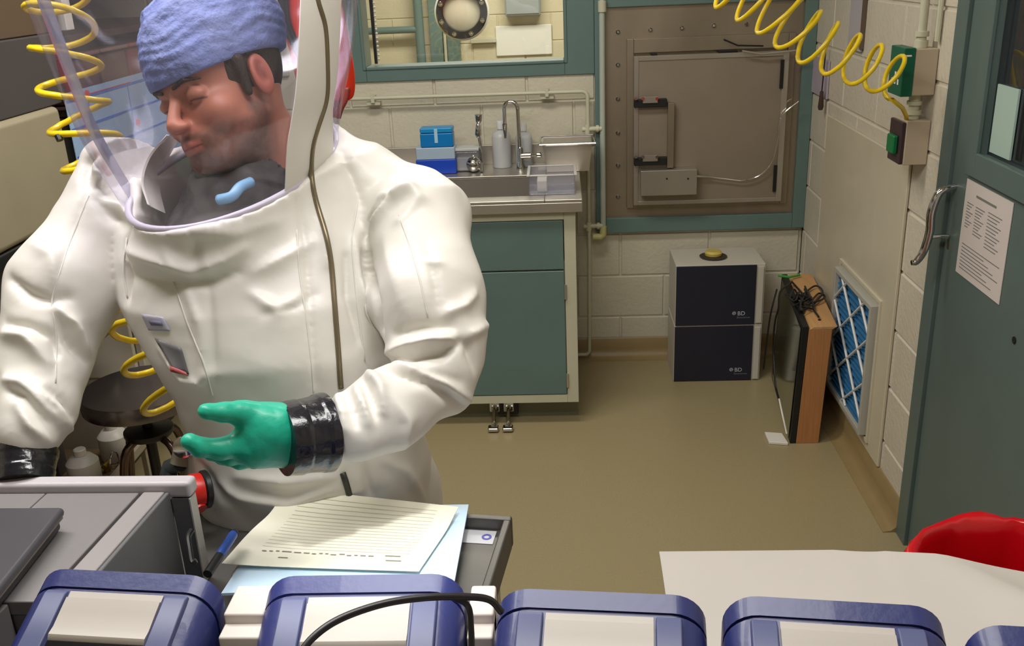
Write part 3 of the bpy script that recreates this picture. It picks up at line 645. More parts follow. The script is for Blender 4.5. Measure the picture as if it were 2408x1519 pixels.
# curved arm pull
hp = [(XD-.01, 2.64, 1.176), (XD-.05, 2.64, 1.172), (XD-.085, 2.64, 1.15), (XD-.10, 2.64, 1.09), (XD-.105, 2.64, 1.03), (XD-.125, 2.64, .975), (XD-.16, 2.64, .94), (XD-.172, 2.64, .94)]
hp = [tuple(atY(x, y, 2.62)) for x, y in ((2250, 438), (2232, 442), (2208, 455), (2190, 500), (2186, 545), (2172, 590), (2155, 615), (2143, 618))]
hd = obj('door_handle', MB().tube(spline(hp, 6), [.0075]*43, 12) if False else MB().tube(spline(hp, 6), [.0075+.0045*math.sin(PI*min(1, k/42.)) for k in range(43)], 12), M_chrome, t, smooth=True)
lo = [tuple(atY(x, y, 2.62)) for x, y in ((2184, 558), (2196, 556), (2215, 555), (2230, 556))]
obj('handle_stem', MB().tube(spline(lo, 5), .006, 10), M_chrome, hd, smooth=True)
for (px, py) in ((2252, 425), (2232, 572)):
    p = atY(px, py, 2.625); obj('handle_mount', MB().box(p[0]-.002, XD-.0085 if p[0] < XD-.02 else p[0]+.012, 2.615, 2.637, p[2]-.022, p[2]+.018), mat('bronze', (110, 84, 66), .35, .8), hd, bevel=.004)
# notice on the door
t = thing('door_notice', 'printed white notice taped on the teal door', 'notice', (XD-.009, 2.4, .96))
ny0, ny1, nz0, nz1 = 2.275, 2.55, .955, 1.212
obj('sheet', MB().box(XD-.0105, XD-.0088, ny0, ny1, nz0, nz1), mat('notice_paper', (206, 196, 190), .7), t)
mb = MB(); X0, X1 = XD-.0112, XD-.0106
def ln(ya_, yb_, z, h_=.0022): mb.box(X0, X1, min(ya_, yb_), max(ya_, yb_), z, z+h_)
ln(ny1-.07, ny1-.19, nz1-.035, .006)
for k in range(9): ln(ny1-.02, ny1-.06+.01*(k % 3), nz1-.06-.008*k)
for k in range(10): ln(ny1-.075, ny1-.13+.008*(k % 4), nz1-.06-.008*k)
for k in range(11): ln(ny1-.15, ny1-.23+.012*(k % 3), nz1-.055-.009*k)
for k in range(8): ln(ny1-.02, ny1-.25+.03*((k*7) % 4), nz0+.085-.0095*k)
obj('print', mb, M_pr, t)

# ------------------------------------------------------------------ ceiling fittings (above the frame), spotlight added
t = thing('added_spotlight', 'small made-up spotlight added above the frame to brighten the papers', 'light', (-.17, .45, 2.66))  # unseen housing made up for the added spot
obj('housing', MB().lathe([(.05, 0), (.055, .01), (.055, .089), (.02, .0895)], (-.17, .45, 2.66), (0, 0, 1), 24), M_white, t, smooth=True)
for i, (x, y, sx, sy, p, c) in enumerate(LAMPS):
    t = thing('ceiling_light', ['long ceiling light panel over the worker', 'long ceiling light panel over the cart and papers', 'long ceiling light panel over the sink end of the room'][i], 'light', (x, y, CEIL-.07), 'ceiling light panels')
    obj('frame', MB().box(x-sx/2-.03, x+sx/2+.03, y-sy/2-.03, y+sy/2+.03, CEIL-.068, CEIL-.001), M_white, t)

# ------------------------------------------------------------------ left side: cabinets behind the worker
XF = -1.5
def lf(px, py): return atX(px, py, XF)
M_beige = mat('beige_enamel', (158, 148, 124), .4, var=.04)
M_dgrey = mat('charcoal_band', (74, 69, 70), .5)
pTL, pR, pB = lf(0, 282), lf(140, 247), lf(0, 600)
yR = pR[1]; zT = pR[2]; zBt = lf(20, 592)[2]
t = thing('safety_cabinet', 'large beige fronted cabinet with a charcoal upper band on the left', 'cabinet', (XF-.35, yR-.8, 0))
obj('sash_panel', MB().box(XF-.05, XF, 1.2, yR, zBt, zT), M_beige, t, bevel=.02, seg=4)
obj('sash_trim', MB().box(XF-.055, XF-.008, 1.2, yR, zBt-.05, zBt-.001), M_black, t, bevel=.01)
zU = lf(0, 98)[2]
obj('upper_band', MB().box(XF-.05, XF-.012, 1.2, yR+.06, zT+.001, zU), M_dgrey, t, bevel=.004)
obj('cabinet_body', MB().box(XL+.01, XF-.056, 1.2, yR, .75, zU), M_dgrey, t)
obj('work_ledge', MB().box(XF-.4, XF+.02, 1.2, yR, .72, .749), M_steeld, t, bevel=.005)
for y in (1.3, yR-.05):
    obj('leg', MB().box(XF-.3, XF-.24, y, y+.06, 0, .719), M_dgrey, t)
for k, (py0, label) in enumerate(((1.3, 'brown carton on top of the safety cabinet, at the left end'), (1.9, 'brown carton on top of the safety cabinet, in the middle'), (2.5, 'brown carton on top of the safety cabinet, at the right end'))):
    o = obj('carton', MB().box(XF-.40, XF-.03, py0, py0+.5, zU+.001, zU+.22), mat('brown_card%d' % k, [(104, 88, 66), (112, 96, 72), (96, 78, 60)][k], .7), bevel=.004); tag(o, label, 'carton', 'cartons on the cabinet')
p = lf(62, 60)
o = obj('white_binder', MB().box(XF-.3, XF-.02, 3.02, 3.07, zU+.001, zU+.2), M_paper, bevel=.003); tag(o, 'white binder upright beside the cartons on the cabinet', 'binder')
# poster
a, b = lf(136, 250), lf(338, 198)
y0, y1 = a[1]+.02, 4.12; 
zb_ = lf(165, 392)[2]
t = thing('wall_chart', 'pale blue ruled wall chart hanging left of the worker', 'chart', (XF+.003, (y0+y1)/2, zb_-.1))
zt_ = a[2]+.03
obj('chart_sheet', MB().box(XF-.003, XF-.0005, y0+.03, y1, zb_-.1, zt_), mat('pale_blue_paper', (150, 178, 214), .6), t)
mb = MB()
for k in range(7):
    if zt_-.03-k*.085 > zb_-.09: mb.box(XF-.0004, XF+.0006, y0+.035, y1-.005, zt_-.03-k*.085, zt_-.022-k*.085)
for k in range(3): mb.box(XF-.0004, XF+.0007, y0+.17+k*.3, y0+.175+k*.3, zb_-.1, zt_-.02)
obj('blue_rules', mb, mat('blue_ink', (70, 110, 200), .6), t)
mb = MB()
for (y, z) in ((y0+.17, zt_-.02), (y0+.3, zt_-.2), (y0+.5, zt_-.16)): mb.lathe([(.014, 0), (.014, .004), (.006, .006)], (XF+.0008, y, z), (1, 0, 0), 12)
mb.box(XF+.0006, XF+.0012, y0+.17, y0+.5, zt_-.022, zt_-.019)
obj('red_pins', mb, mat('red_mark', (200, 40, 60), .5), t)
# shelving behind the chart
t = thing('dark_shelving', 'dark brown shelving behind the chart with shadowy bays', 'shelf', (XF-.35, 3.7, 0))
Mds = mat('dark_brown_metal', (66, 50, 46), .5)
mb = MB(); obj('back_panel', MB().box(XL+.01, XF-.05, yR+.08, 4.24, .902, 1.40), mat('shelf_back', (88, 84, 78), .6), t)
for z in (1.405, 1.62, 1.9, 2.2): obj('shelf_board', MB().box(XL+.01, XF-.01, yR+.09, 4.24, z, z+.022), Mds, t, bevel=.002)
for y in (yR+.97, 4.2): obj('upright', MB().box(XF-.05, XF-.015, y, y+.035, 1.43, 2.2), Mds, t)
obj('back_sheet', MB().box(XL+.02, XL+.04, yR+.09, 4.24, 1.4, 2.2), Mds, t)
rng = random.Random(5); yy = yR+.18; i = 0
names = ['maroon storage bin on the lower bay of the dark shelving, nearest the chart edge', 'brown storage bin second on the lower bay of the dark shelving', 'dull red storage bin third on the lower bay of the dark shelving', 'dark plum storage bin last on the lower bay by the corner']
for i, c in enumerate(((96, 50, 56), (100, 72, 58), (124, 54, 52), (74, 48, 60))):
    y = yR+.16+i*.225
    tb = thing('storage_bin', names[i], 'bin', (XF-.15, y+.1, 1.428), 'bins on the dark shelving')
    obj('bin_body', MB().box(XF-.36, XF-.03, y, y+.2, 1.428, 1.57), mat('bin%d' % i, c, .45), tb, bevel=.012)
    obj('bin_lip', MB().box(XF-.37, XF-.02, y-.005, y+.205, 1.571, 1.583), mat('binlip%d' % i, tuple(min(255, v+30) for v in c), .4), tb, bevel=.004)
# white chest unit under the shelving
t = thing('white_chest', 'white chest unit under the shelving behind the steel stool', 'cabinet', (XF-.3, 3.7, 0))
obj('chest_body', MB().box(XL+.01, XF-.03, 3.06, 4.2, .46, .9), mat('chest_white', (196, 188, 172), .45), t, bevel=.008)
obj('chest_door', MB().box(XF-.028, XF-.003, 3.07, 3.62, .47, .89), mat('chest_white', (196, 188, 172), .45), t, bevel=.006)
obj('chest_door', MB().box(XF-.028, XF-.003, 3.64, 4.19, .47, .89), mat('chest_white', (196, 188, 172), .45), t, bevel=.006)
obj('lower_panel', MB().box(XL+.02, XF-.18, 3.07, 4.19, .10, .459), mat('chest_white', (196, 188, 172), .45), t, bevel=.006)
obj('plinth', MB().box(XL+.05, XF-.22, 3.1, 4.15, 0, .0995), M_dgrey, t)
# grey phone box on the back wall seen through the hood
a = atY(628, 182, YB); b = atY(668, 62, YB)
t = thing('wall_phone', 'grey wall phone holder on the back wall seen through the clear hood', 'phone', ((a[0]+b[0])/2, YB-.02, a[2]))
obj('backplate', MB().box(a[0]-.03, b[0]+.0, YB-.02, YB-.001, a[2], b[2]), mat('grey_plate', (178, 176, 168), .4), t, bevel=.01)
obj('cradle', MB().box(a[0]-.015, b[0]-.02, YB-.05, YB-.0205, a[2]+.05, b[2]-.03), mat('grey_cradle', (140, 138, 132), .4), t, bevel=.01)

# ------------------------------------------------------------------ red-orange hanging suit bag
M_or = mat('orange_vinyl', (214, 50, 24), .3, bump=.2, bscale=9)
Yo = 2.6
def cloth_strip(name, left, right, m, parent, n=5, wob=.012):
    rings = []
    L = spline([atY(x, y, Yo) for x, y in left], 5); Rr = spline([atY(x, y, Yo) for x, y in right], 5)
    for i, (a, b) in enumerate(zip(L, Rr)):
        f = [a.lerp(b, k/8)+Vector((0, wob*math.sin(k*1.5+i*.2)-.0*k, 0)) for k in range(9)]
        bk = [p+Vector((0, .006, 0)) for p in reversed(f)]; rings.append([tuple(p) for p in f+bk])
    return obj(name, MB().loft(rings), m, parent, smooth='all')
t = thing('hanging_orange_apron', 'red orange vinyl apron hanging behind the clear hood', 'apron', atY(740, 300, Yo))
cloth_strip('vinyl_sheet', ((640, -160), (650, 0), (680, 130), (705, 215), (740, 250)), ((770, -160), (800, 0), (828, 150), (830, 225), (805, 240)), M_or, t)
cloth_strip('lower_tail', ((770, 210), (775, 240), (778, 262), (780, 275)), ((822, 205), (818, 235), (806, 260), (800, 280)), mat('dull_red_vinyl', (150, 66, 60), .4), t, wob=.004)
p_ = atY(715, -160, Yo); obj('hanger_hook', MB().tube([(p_[0], Yo, p_[2]), (p_[0], Yo, CEIL)], .005, 6), M_black, t)
o_ = cloth_strip('black_patch', ((652, -120), (658, 0), (668, 60), (690, 110), (700, 130)), ((690, -120), (682, 0), (690, 60), (712, 110), (708, 132)), M_black, t, wob=.002)
o_.location.y -= .02
# ------------------------------------------------------------------ implicit modelling
def surfnet(fn, lo, hi, h):
    """mesh of fn(x,y,z)=0 by naive surface nets"""
    lo = np.array(lo, float); n = np.ceil((np.array(hi)-lo)/h).astype(int)+1
    ax = [lo[i]+h*np.arange(n[i]) for i in range(3)]
    F = np.empty(n, np.float32)
    st = max(1, int(2.0e5/(n[1]*n[2])))
    for i in range(0, n[0], st):
        X, Y, Z = np.meshgrid(ax[0][i:i+st], ax[1], ax[2], indexing='ij'); F[i:i+st] = fn(np.stack([X, Y, Z], -1))
    s = F < 0; c = np.zeros(n-1, np.uint8)
    for a in (0, 1):
        for b in (0, 1):
            for d in (0, 1): c += s[a:n[0]-1+a, b:n[1]-1+b, d:n[2]-1+d]
    act = (c > 0) & (c < 8); ids = -np.ones(n-1, int); idx = np.argwhere(act); ids[act] = np.arange(len(idx))
    acc = np.zeros((len(idx), 3)); cnt = np.zeros(len(idx))
    co = [(a, b, d) for a in (0, 1) for b in (0, 1) for d in (0, 1)]
    for p in co:
        for k in range(3):
            if p[k]: continue
            q = list(p); q[k] = 1
            f0 = F[idx[:, 0]+p[0], idx[:, 1]+p[1], idx[:, 2]+p[2]]; f1 = F[idx[:, 0]+q[0], idx[:, 1]+q[1], idx[:, 2]+q[2]]
            m = (f0 < 0) != (f1 < 0); t = np.where(m, f0/np.where(m, f0-f1, 1), 0)
            pt = np.array(p, float)[None].repeat(len(idx), 0); pt[:, k] += t
            acc += pt*m[:, None]; cnt += m
    V = lo+h*(idx+acc/cnt[:, None]); Fc = []
    for k in range(3):
        a, b = [(1, 2), (2, 0), (0, 1)][k]
        sl0 = [slice(1, n[i]-1) for i in range(3)]; sl1 = list(sl0); sl0[k] = slice(0, n[k]-1); sl1[k] = slice(1, n[k])
        e0, e1 = s[tuple(sl0)], s[tuple(sl1)]; e = np.argwhere(e0 != e1)
        off = np.array([1, 1, 1]); off[k] = 0; e = e+off; sg = s[e[:, 0], e[:, 1], e[:, 2]]
        def at(da, db):
            g = e.copy(); g[:, a] -= da; g[:, b] -= db; return ids[g[:, 0], g[:, 1], g[:, 2]]
        q = np.stack([at(1, 1), at(0, 1), at(0, 0), at(1, 0)], 1); q[~sg] = q[~sg][:, ::-1]; Fc.append(q)
    return V, np.concatenate(Fc)
def smin(a, b, k): h = np.clip(.5+.5*(b-a)/k, 0, 1); return b*(1-h)+a*h-k*h*(1-h)
def smax(a, b, k): return -smin(-a, -b, k)
def cone(p, a, b, ra, rb):
    a, b = np.array(a, float), np.array(b, float); ab = b-a; t = np.clip(((p-a)@ab)/(ab@ab), 0, 1)
    return np.linalg.norm(p-a-t[..., None]*ab, axis=-1)-(ra+(rb-ra)*t)
def ell(p, c, r, R=None):
    q = p-np.array(c); q = q@R if R is not None else q
    r = np.array(r, float); k0 = np.linalg.norm(q/r, axis=-1); k1 = np.linalg.norm(q/(r*r), axis=-1)+1e-9
    return k0*(k0-1)/k1
def netobj(name, V, F, m, parent, smooth=2, laplace=2, lam=.5, subsurf=0):
    V = laplacian(V, F, laplace, lam)
    me = bpy.data.meshes.new(name); off = np.array(world_loc(parent)) if parent else 0
    me.from_pydata((V-off).tolist(), [], F.tolist()); me.materials.append(m)
    for p in me.polygons: p.use_smooth = True
    o = bpy.data.objects.new(name, me); S.collection.objects.link(o); o.parent = parent
    if subsurf: s_ = o.modifiers.new('sub', 'SUBSURF'); s_.levels = s_.render_levels = subsurf
    return o
def laplacian(V, F, it=2, lam=.5):
    n = len(V); e = np.concatenate([F[:, [0, 1]], F[:, [1, 2]], F[:, [2, 3]], F[:, [3, 0]]]); 
    for _ in range(it):
        acc = np.zeros_like(V); cnt = np.zeros(n)
        for k in range(3):
            acc[:, k] = np.bincount(e[:, 0], V[e[:, 1], k], n)+np.bincount(e[:, 1], V[e[:, 0], k], n)
        cnt = np.bincount(e[:, 0], minlength=n)+np.bincount(e[:, 1], minlength=n)
        V = V*(1-lam)+lam*acc/np.maximum(cnt, 1)[:, None]
    return V
def normals(V, F):
    a = np.cross(V[F[:, 2]]-V[F[:, 0]], V[F[:, 3]]-V[F[:, 1]]); N = np.zeros_like(V)
    for k in range(4):
        for j in range(3): N[:, j] += np.bincount(F[:, k], a[:, j], len(V))
    return N/np.maximum(np.linalg.norm(N, axis=1), 1e-12)[:, None]
def seg_field(V, pts, w):
    """distance of V to a polyline (only nearest part)"""
    d = np.full(len(V), 9.)
    for a, b in zip(pts[:-1], pts[1:]):
        a, b = np.array(a), np.array(b); ab = b-a; t = np.clip(((V-a)@ab)/max(ab@ab, 1e-12), 0, 1)
        d = np.minimum(d, np.linalg.norm(V-a-t[:, None]*ab, axis=1))
    return d
def vcol(o, cols):
    me = o.data; at = me.color_attributes.new('tone', 'FLOAT_COLOR', 'POINT')
    at.data.foreach_set('color', np.concatenate([cols, np.ones((len(cols), 1))], 1).astype(np.float32).ravel())
def fbm(V, sc, seed=0., oct_=3):
    return np.array([noise.fractal(Vector((x*sc+seed, y*sc+seed, z*sc)), 1., 2., oct_) for x, y, z in V])

# ------------------------------------------------------------------ the worker
rad = lambda px, d: px*d/FOC
person = thing('person', 'person in white protective suit, clear hood and green gloves, looking down behind steel cart', 'person', (-.38, 1.42, 0))
M_suit = mat('suit_vinyl', (228, 224, 216), .46, bump=.16, bscale=12, coat=.05, var=.03)
RING = dict(L=P(322, 455, 1.46), R=P(806, 345, 1.52), F=P(478, 528, 1.34), B=P(610, 285, 1.66))
def ringaxes(q): return (q['L']+q['R']+q['F']+q['B'])/4, (q['R']-q['L'])/2, (q['F']-q['B'])/2
rc, ra_, rb_ = ringaxes(RING)
la, lb = np.linalg.norm(ra_), np.linalg.norm(rb_)
_U, _S, _V = np.linalg.svd(np.stack([ra_, rb_], 1), full_matrices=False); e1, e2 = _U[:, 0], _U[:, 1]; la, lb = _S; e3 = np.cross(e1, e2); e3 = e3 if e3[2] > 0 else -e3
RR = np.stack([e1, e2, e3], 1)
hx = np.array([CR[0], CR[1], 0]); hx /= np.linalg.norm(hx); hy = np.array([-hx[1], hx[0], 0])
SEC = [(300, 850, 395, 1.53, .10), (292, 880, 470, 1.53, .135), (284, 900, 560, 1.52, .155), (296, 915, 660, 1.51, .165), (358, 925, 780, 1.51, .162), (418, 945, 880, 1.53, .152),
       (446, 975, 980, 1.55, .145), (440, 1012, 1080, 1.57, .14), (500, 1032, 1190, 1.60, .14), (540, 1060, 1330, 1.63, .145)]
zs, cs_, as_, bs_ = [], [], [], []
for (l, r_, y, d, b) in SEC:
    c = P((l+r_)/2, y, d); zs.append(c[2]); cs_.append(c); as_.append((r_-l)/2*d/FOC); bs_.append(b)
o_ = np.argsort(zs); zs = np.array(zs)[o_]; cs_ = np.array(cs_)[o_]; as_ = np.array(as_)[o_]; bs_ = np.array(bs_)[o_]
def torso(p):
    z = p[..., 2]; cx, cy = np.interp(z, zs, cs_[:, 0]), np.interp(z, zs, cs_[:, 1]); a = np.interp(z, zs, as_); b = np.interp(z, zs, bs_)
    qx = (p[..., 0]-cx)*hx[0]+(p[..., 1]-cy)*hx[1]; qy = (p[..., 0]-cx)*hy[0]+(p[..., 1]-cy)*hy[1]
    k = (np.abs(qx/a)**2.4+np.abs(qy/b)**2.4)**(1/2.4)
    d = (k-1)*np.minimum(a, b); d = np.maximum(d, (z-zs[-1]-.015)); d = np.maximum(d, zs[0]-z); return d
def C(p, x0, y0, d0, r0, x1, y1, d1, r1): return cone(p, P(x0, y0, d0), P(x1, y1, d1), rad(r0, d0), rad(r1, d1))
def suit(p):
    d = torso(p)
    # shoulders
    d = smin(d, C(p, 470, 430, 1.53, 100, 330, 425, 1.53, 104), .05)
    d = smin(d, C(p, 700, 420, 1.56, 100, 850, 455, 1.55, 112), .05)
    # viewer-right sleeve
    s_ = C(p, 850, 445, 1.55, 108, 975, 520, 1.52, 112)
    s_ = smin(s_, C(p, 1000, 470, 1.52, 72, 1056, 492, 1.51, 48), .03)
    s_ = smin(s_, C(p, 980, 540, 1.49, 118, 1006, 700, 1.42, 126), .03)
    s_ = smin(s_, C(p, 1006, 700, 1.42, 126, 1034, 830, 1.39, 110), .03)
    s_ = smin(s_, C(p, 1034, 810, 1.39, 102, 1062, 925, 1.37, 52), .02)
    s_ = smin(s_, C(p, 1035, 880, 1.37, 86, 920, 960, 1.32, 90), .015)
    s_ = smin(s_, C(p, 920, 960, 1.33, 88, 838, 1000, 1.295, 86), .02)
    d = smin(d, s_, .009)
    # viewer-left sleeve
    s_ = C(p, 340, 420, 1.54, 92, 270, 400, 1.51, 70)
    s_ = smin(s_, C(p, 255, 395, 1.51, 58, 245, 500, 1.50, 88), .03)
    s_ = smin(s_, C(p, 245, 500, 1.50, 92, 150, 680, 1.46, 120), .03)
    s_ = smin(s_, C(p, 150, 680, 1.46, 120, 105, 830, 1.42, 104), .03)
    s_ = smin(s_, C(p, 105, 830, 1.42, 104, 85, 960, 1.38, 88), .02)
    s_ = smin(s_, C(p, 85, 960, 1.38, 88, 70, 1010, 1.36, 74), .02)
    d = smin(d, s_, .012)
    # collar rising to the hood rim, then the neck opening
    q = (p-rc)@RR; k1 = np.sqrt((q[..., 0]/(la*1.0))**2+(q[..., 1]/(lb*1.0))**2)
    col_ = np.maximum(np.maximum((k1-1.03)*min(la, lb), q[..., 2]-.002), -(q[..., 2]+.14)); d = smin(d, col_, .045); d = np.maximum(d, np.where(k1 < 1.25, q[..., 2]-.006, -1))
    k = np.sqrt((q[..., 0]/(la*.93))**2+(q[..., 1]/(lb*.93))**2)
    hole = np.maximum((k-1)*min(la, lb), -(q[..., 2]+.10)); return smax(d, -hole, .012)
V, F = surfnet(suit, (-1.02, 1.05, .86), (.05, 1.95, 1.72), .0055)
V = laplacian(V, F, 2)
bv = BVHTree.FromPolygons(V.tolist(), F.tolist())
def hit(px, py, bvh=None):
    r = Vector(ray(px, py)).normalized(); h_ = (bvh or bv).ray_cast(Vector(CAM), r); return h_[0]
def hits(pl, sub=5, bvh=None):
    out = []
    for (a, b) in zip(pl[:-1], pl[1:]):
        for k in range(sub): 
            h_ = hit(a[0]+(b[0]-a[0])*k/sub, a[1]+(b[1]-a[1])*k/sub, bvh)
            if h_ is not None: out.append(np.array(h_))
    h_ = hit(*pl[-1], bvh)
    if h_ is not None: out.append(np.array(h_))
    return out
# folds: (polyline in the cloth, width px, height mm)
FOLDS = [
 # viewer-right sleeve
 (((862, 545), (905, 470), (960, 445), (990, 470)), 26, 11), (((858, 560), (872, 522), (902, 482), (935, 450)), 8, -14), (((884, 520), (920, 470), (968, 446), (985, 470), (940, 520)), 12, 8), (((858, 600), (875, 690), (900, 800)), 13, -16),
 (((905, 560), (925, 640), (950, 720)), 30, 6), (((985, 440), (1080, 445)), 30, 5),
 (((900, 835), (960, 810), (1020, 795), (1085, 800), (1140, 765)), 15, 12), (((905, 850), (975, 835), (1040, 830), (1100, 790)), 12, -12),
 (((930, 790), (985, 770), (1060, 765)), 14, -9), (((895, 870), (950, 880), (1010, 900), (1095, 955)), 13, -11), (((900, 845), (960, 868), (1050, 905), (1105, 945)), 15, 11),
 (((870, 880), (895, 915), (900, 965)), 13, 12), (((835, 900), (850, 950), (865, 990)), 13, 11), (((855, 895), (872, 940), (880, 980)), 10, -10), (((795, 930), (810, 975), (815, 1010)), 12, 10), (((815, 925), (832, 970), (838, 1000)), 9, -8),
 (((1000, 560), (1020, 650), (1035, 760)), 9, -3.5), (((1045, 740), (1090, 720), (1120, 690)), 14, 7), (((1060, 790), (1100, 810), (1120, 870)), 14, -7), (((920, 930), (960, 990), (950, 1050)), 18, 6), (((985, 870), (1080, 900)), 14, -6),
 (((1000, 610), (1040, 620)), 12, 5), (((870, 440), (930, 400), (1000, 420)), 25, -5),
 # viewer-left sleeve
 (((245, 360), (205, 380), (200, 430)), 14, -9), (((235, 345), (225, 400), (240, 440)), 14, 9), (((215, 420), (165, 560), (118, 710)), 4, -2.2), (((230, 440), (280, 430), (300, 480), (300, 530)), 12, -11), (((260, 410), (310, 420), (322, 470)), 16, 10),
 (((20, 655), (60, 690), (120, 710), (160, 700)), 14, -9), (((130, 720), (170, 760), (205, 830)), 18, 12), (((140, 745), (160, 800), (200, 850)), 12, -9), (((5, 780), (60, 790), (110, 850)), 18, 10), (((10, 760), (60, 765), (120, 790), (135, 830)), 12, -9),
 (((10, 890), (50, 900), (100, 960), (150, 1000)), 14, 10), (((15, 915), (60, 930), (110, 990)), 12, -9), (((95, 920), (130, 950), (165, 1010)), 12, 10), (((110, 915), (150, 945), (175, 985)), 9, -8), (((40, 950), (70, 1000), (120, 1040)), 12, 8), (((125, 720), (135, 790), (130, 880)), 5, -2.5),
 (((60, 560), (120, 600), (130, 660)), 22, 6), (((290, 540), (295, 620), (300, 700)), 14, -10), (((300, 540), (250, 500), (230, 470)), 16, -7),
 # torso
 (((300, 590), (380, 610), (450, 640), (530, 610), (570, 585)), 24, 11), (((310, 650), (400, 665), (500, 660), (560, 640)), 18, -8), (((395, 590), (430, 625)), 12, 7), (((470, 650), (455, 560)), 10, -5),
 (((600, 640), (680, 600), (730, 570)), 18, 6), (((590, 690), (650, 730), (720, 700)), 16, 6), (((620, 740), (690, 720), (740, 690)), 12, -5), (((430, 670), (470, 760), (480, 880)), 10, 5), (((490, 670), (500, 800), (505, 900)), 7, -4),
 (((700, 440), (720, 600), (735, 800), (740, 900)), 9, -4), (((760, 520), (770, 620)), 13, 6), (((835, 560), (850, 680), (880, 780), (905, 840)), 15, 8), (((815, 600), (820, 700), (845, 800)), 10, -6),
 (((380, 820), (430, 890), (470, 900), (495, 880)), 12, 8), (((500, 1130), (560, 1170), (680, 1185), (790, 1150)), 16, 6), (((560, 1120), (680, 1130), (780, 1120)), 16, 7), (((470, 1090), (530, 1170), (580, 1200)), 12, -7), (((850, 480), (830, 420), (800, 350)), 12, -6),
 (((650, 520), (560, 545), (400, 545), (310, 500)), 20, 4), (((900, 1080), (960, 1110), (1000, 1180)), 16, 5), (((860, 1100), (880, 1180)), 12, -5)]
NN = normals(V, F); D = np.zeros(len(V)); rngf = random.Random(4)
for pl, wpx, amp in FOLDS:
    h_ = hits(pl, 4)
    if len(h_) < 2: continue
    h_ = [p for p in h_]; w_ = rad(wpx*.85, 1.45); lo_, hi_ = np.min(h_, 0)-3*w_, np.max(h_, 0)+3*w_
    m_ = np.all((V > lo_) & (V < hi_), 1); ix = np.nonzero(m_)[0]
    # break the line where it jumps in depth
    segs = [[h_[0]]]
    for q in h_[1:]:
        if np.linalg.norm(q-segs[-1][-1]) > .05: segs.append([q])
        else: segs[-1].append(q)
    for sg in segs:
        if len(sg) < 2: continue
        sg = np.array(sg); dd = seg_field(V[ix], list(sg), w_)
        L_ = np.linalg.norm(sg[-1]-sg[0])+1e-6
        t_ = np.clip(((V[ix]-sg[0])@(sg[-1]-sg[0]))/L_**2, 0, 1); tap = .35+.65*np.sin(PI*np.clip(t_*.9+.05, 0, 1))
        D[ix] += amp*.0017*np.exp(-(dd/w_)**1.35)*tap
D += .0028*fbm(V, 7., 3., 3)
elb = np.maximum(np.exp(-(np.linalg.norm(V-P(1010, 880, 1.38), axis=1)/.13)**2), .8*np.exp(-(np.linalg.norm(V-P(110, 850, 1.40), axis=1)/.16)**2)); elb = np.maximum(elb, .35)
sel = np.nonzero(elb > .3)[0]; rm = np.zeros(len(V)); rm[sel] = [noise.ridged_multi_fractal(Vector((x*5.5+2, y*5.5, z*9)), 1., 2., 2, 1., 2.) for x, y, z in V[sel]]
D += .0065*elb*(rm-1.2)
V = V+NN*D[:, None]
so = netobj('suit', V, F, M_suit, person, laplace=1, lam=.35, subsurf=1)
bvs = BVHTree.FromPolygons(V.tolist(), F.tolist())
# suit legs and boots (behind the cart)
lc = P(780, 1270, 1.62); lx0, lx1, ly = lc[0]-.085, lc[0]+.085, lc[1]+.01
def legs(p):
    d = cone(p, (lx0, ly, .98), (lx0, ly+.03, .12), .108, .08); d = smin(d, cone(p, (lx1, ly, .98), (lx1, ly+.03, .12), .108, .08), .03)
    return d
V2, F2 = surfnet(legs, (lc[0]-.26, ly-.2, .0), (lc[0]+.26, ly+.2, 1.1), .014); netobj('suit_trousers', V2, F2, M_suit, person)
for x in (lx0, lx1):
    def boot(p, x=x): return np.maximum(smin(cone(p, (x, ly+.03, .2), (x, ly+.03, .06), .075, .06), ell(p, (x, ly-.04, .045), (.055, .14, .06)), .03), .001-p[..., 2])
    V2, F2 = surfnet(boot, (x-.12, ly-.26, -.02), (x+.12, ly+.16, .3), .01); netobj('boot', V2, F2, mat('black_boot', (30, 30, 32), .35), person)
# ---- hood: clear film with an opaque zip band
HR = [dict(L=P(326, 458, 1.46), R=P(798, 348, 1.52), F=P(478, 522, 1.345), B=P(610, 290, 1.655)),
      dict(L=P(236, 320, 1.42), R=P(800, 250, 1.52), F=P(430, 380, 1.24), B=P(610, 200, 1.70)),
      dict(L=P(172, 205, 1.40), R=P(806, 150, 1.52), F=P(420, 250, 1.19), B=P(620, 110, 1.73)),
      dict(L=P(82, 10, 1.39), R=P(806, -20, 1.52), F=P(400, 40, 1.16), B=P(620, -60, 1.75)),
      dict(L=P(40, -110, 1.40), R=P(800, -140, 1.53), F=P(390, -100, 1.17), B=P(600, -200, 1.74)),
      dict(L=P(90, -230, 1.43), R=P(730, -260, 1.53), F=P(400, -220, 1.24), B=P(560, -300, 1.70)),
      dict(L=P(250, -310, 1.47), R=P(600, -320, 1.52), F=P(420, -300, 1.38), B=P(500, -330, 1.6))]
def hoodpt(v, th, s=1.):
    n = len(HR)-1; i = min(int(v*n), n-1); f = v*n-i
    def cr(k):
        k = max(0, min(n, k)); c, a, b = ringaxes(HR[k]); return c+s*(a*math.cos(th)+b*math.sin(th))
    p0, p1, p2, p3 = cr(i-1), cr(i), cr(i+1), cr(i+2)
    return .5*((2*p1)+(p2-p0)*f+(2*p0-5*p1+4*p2-p3)*f*f+(3*p1-p0-3*p2+p3)*f**3)
hood_f = film('hood_film', (.90, .885, .93), .30, thick=.03, rough=.09, bump=.5, bscale=5.)
NT, NVv = 96, 42
rings = [[hoodpt(j/NVv, 2*PI*k/NT) for k in range(NT)] for j in range(NVv+1)]
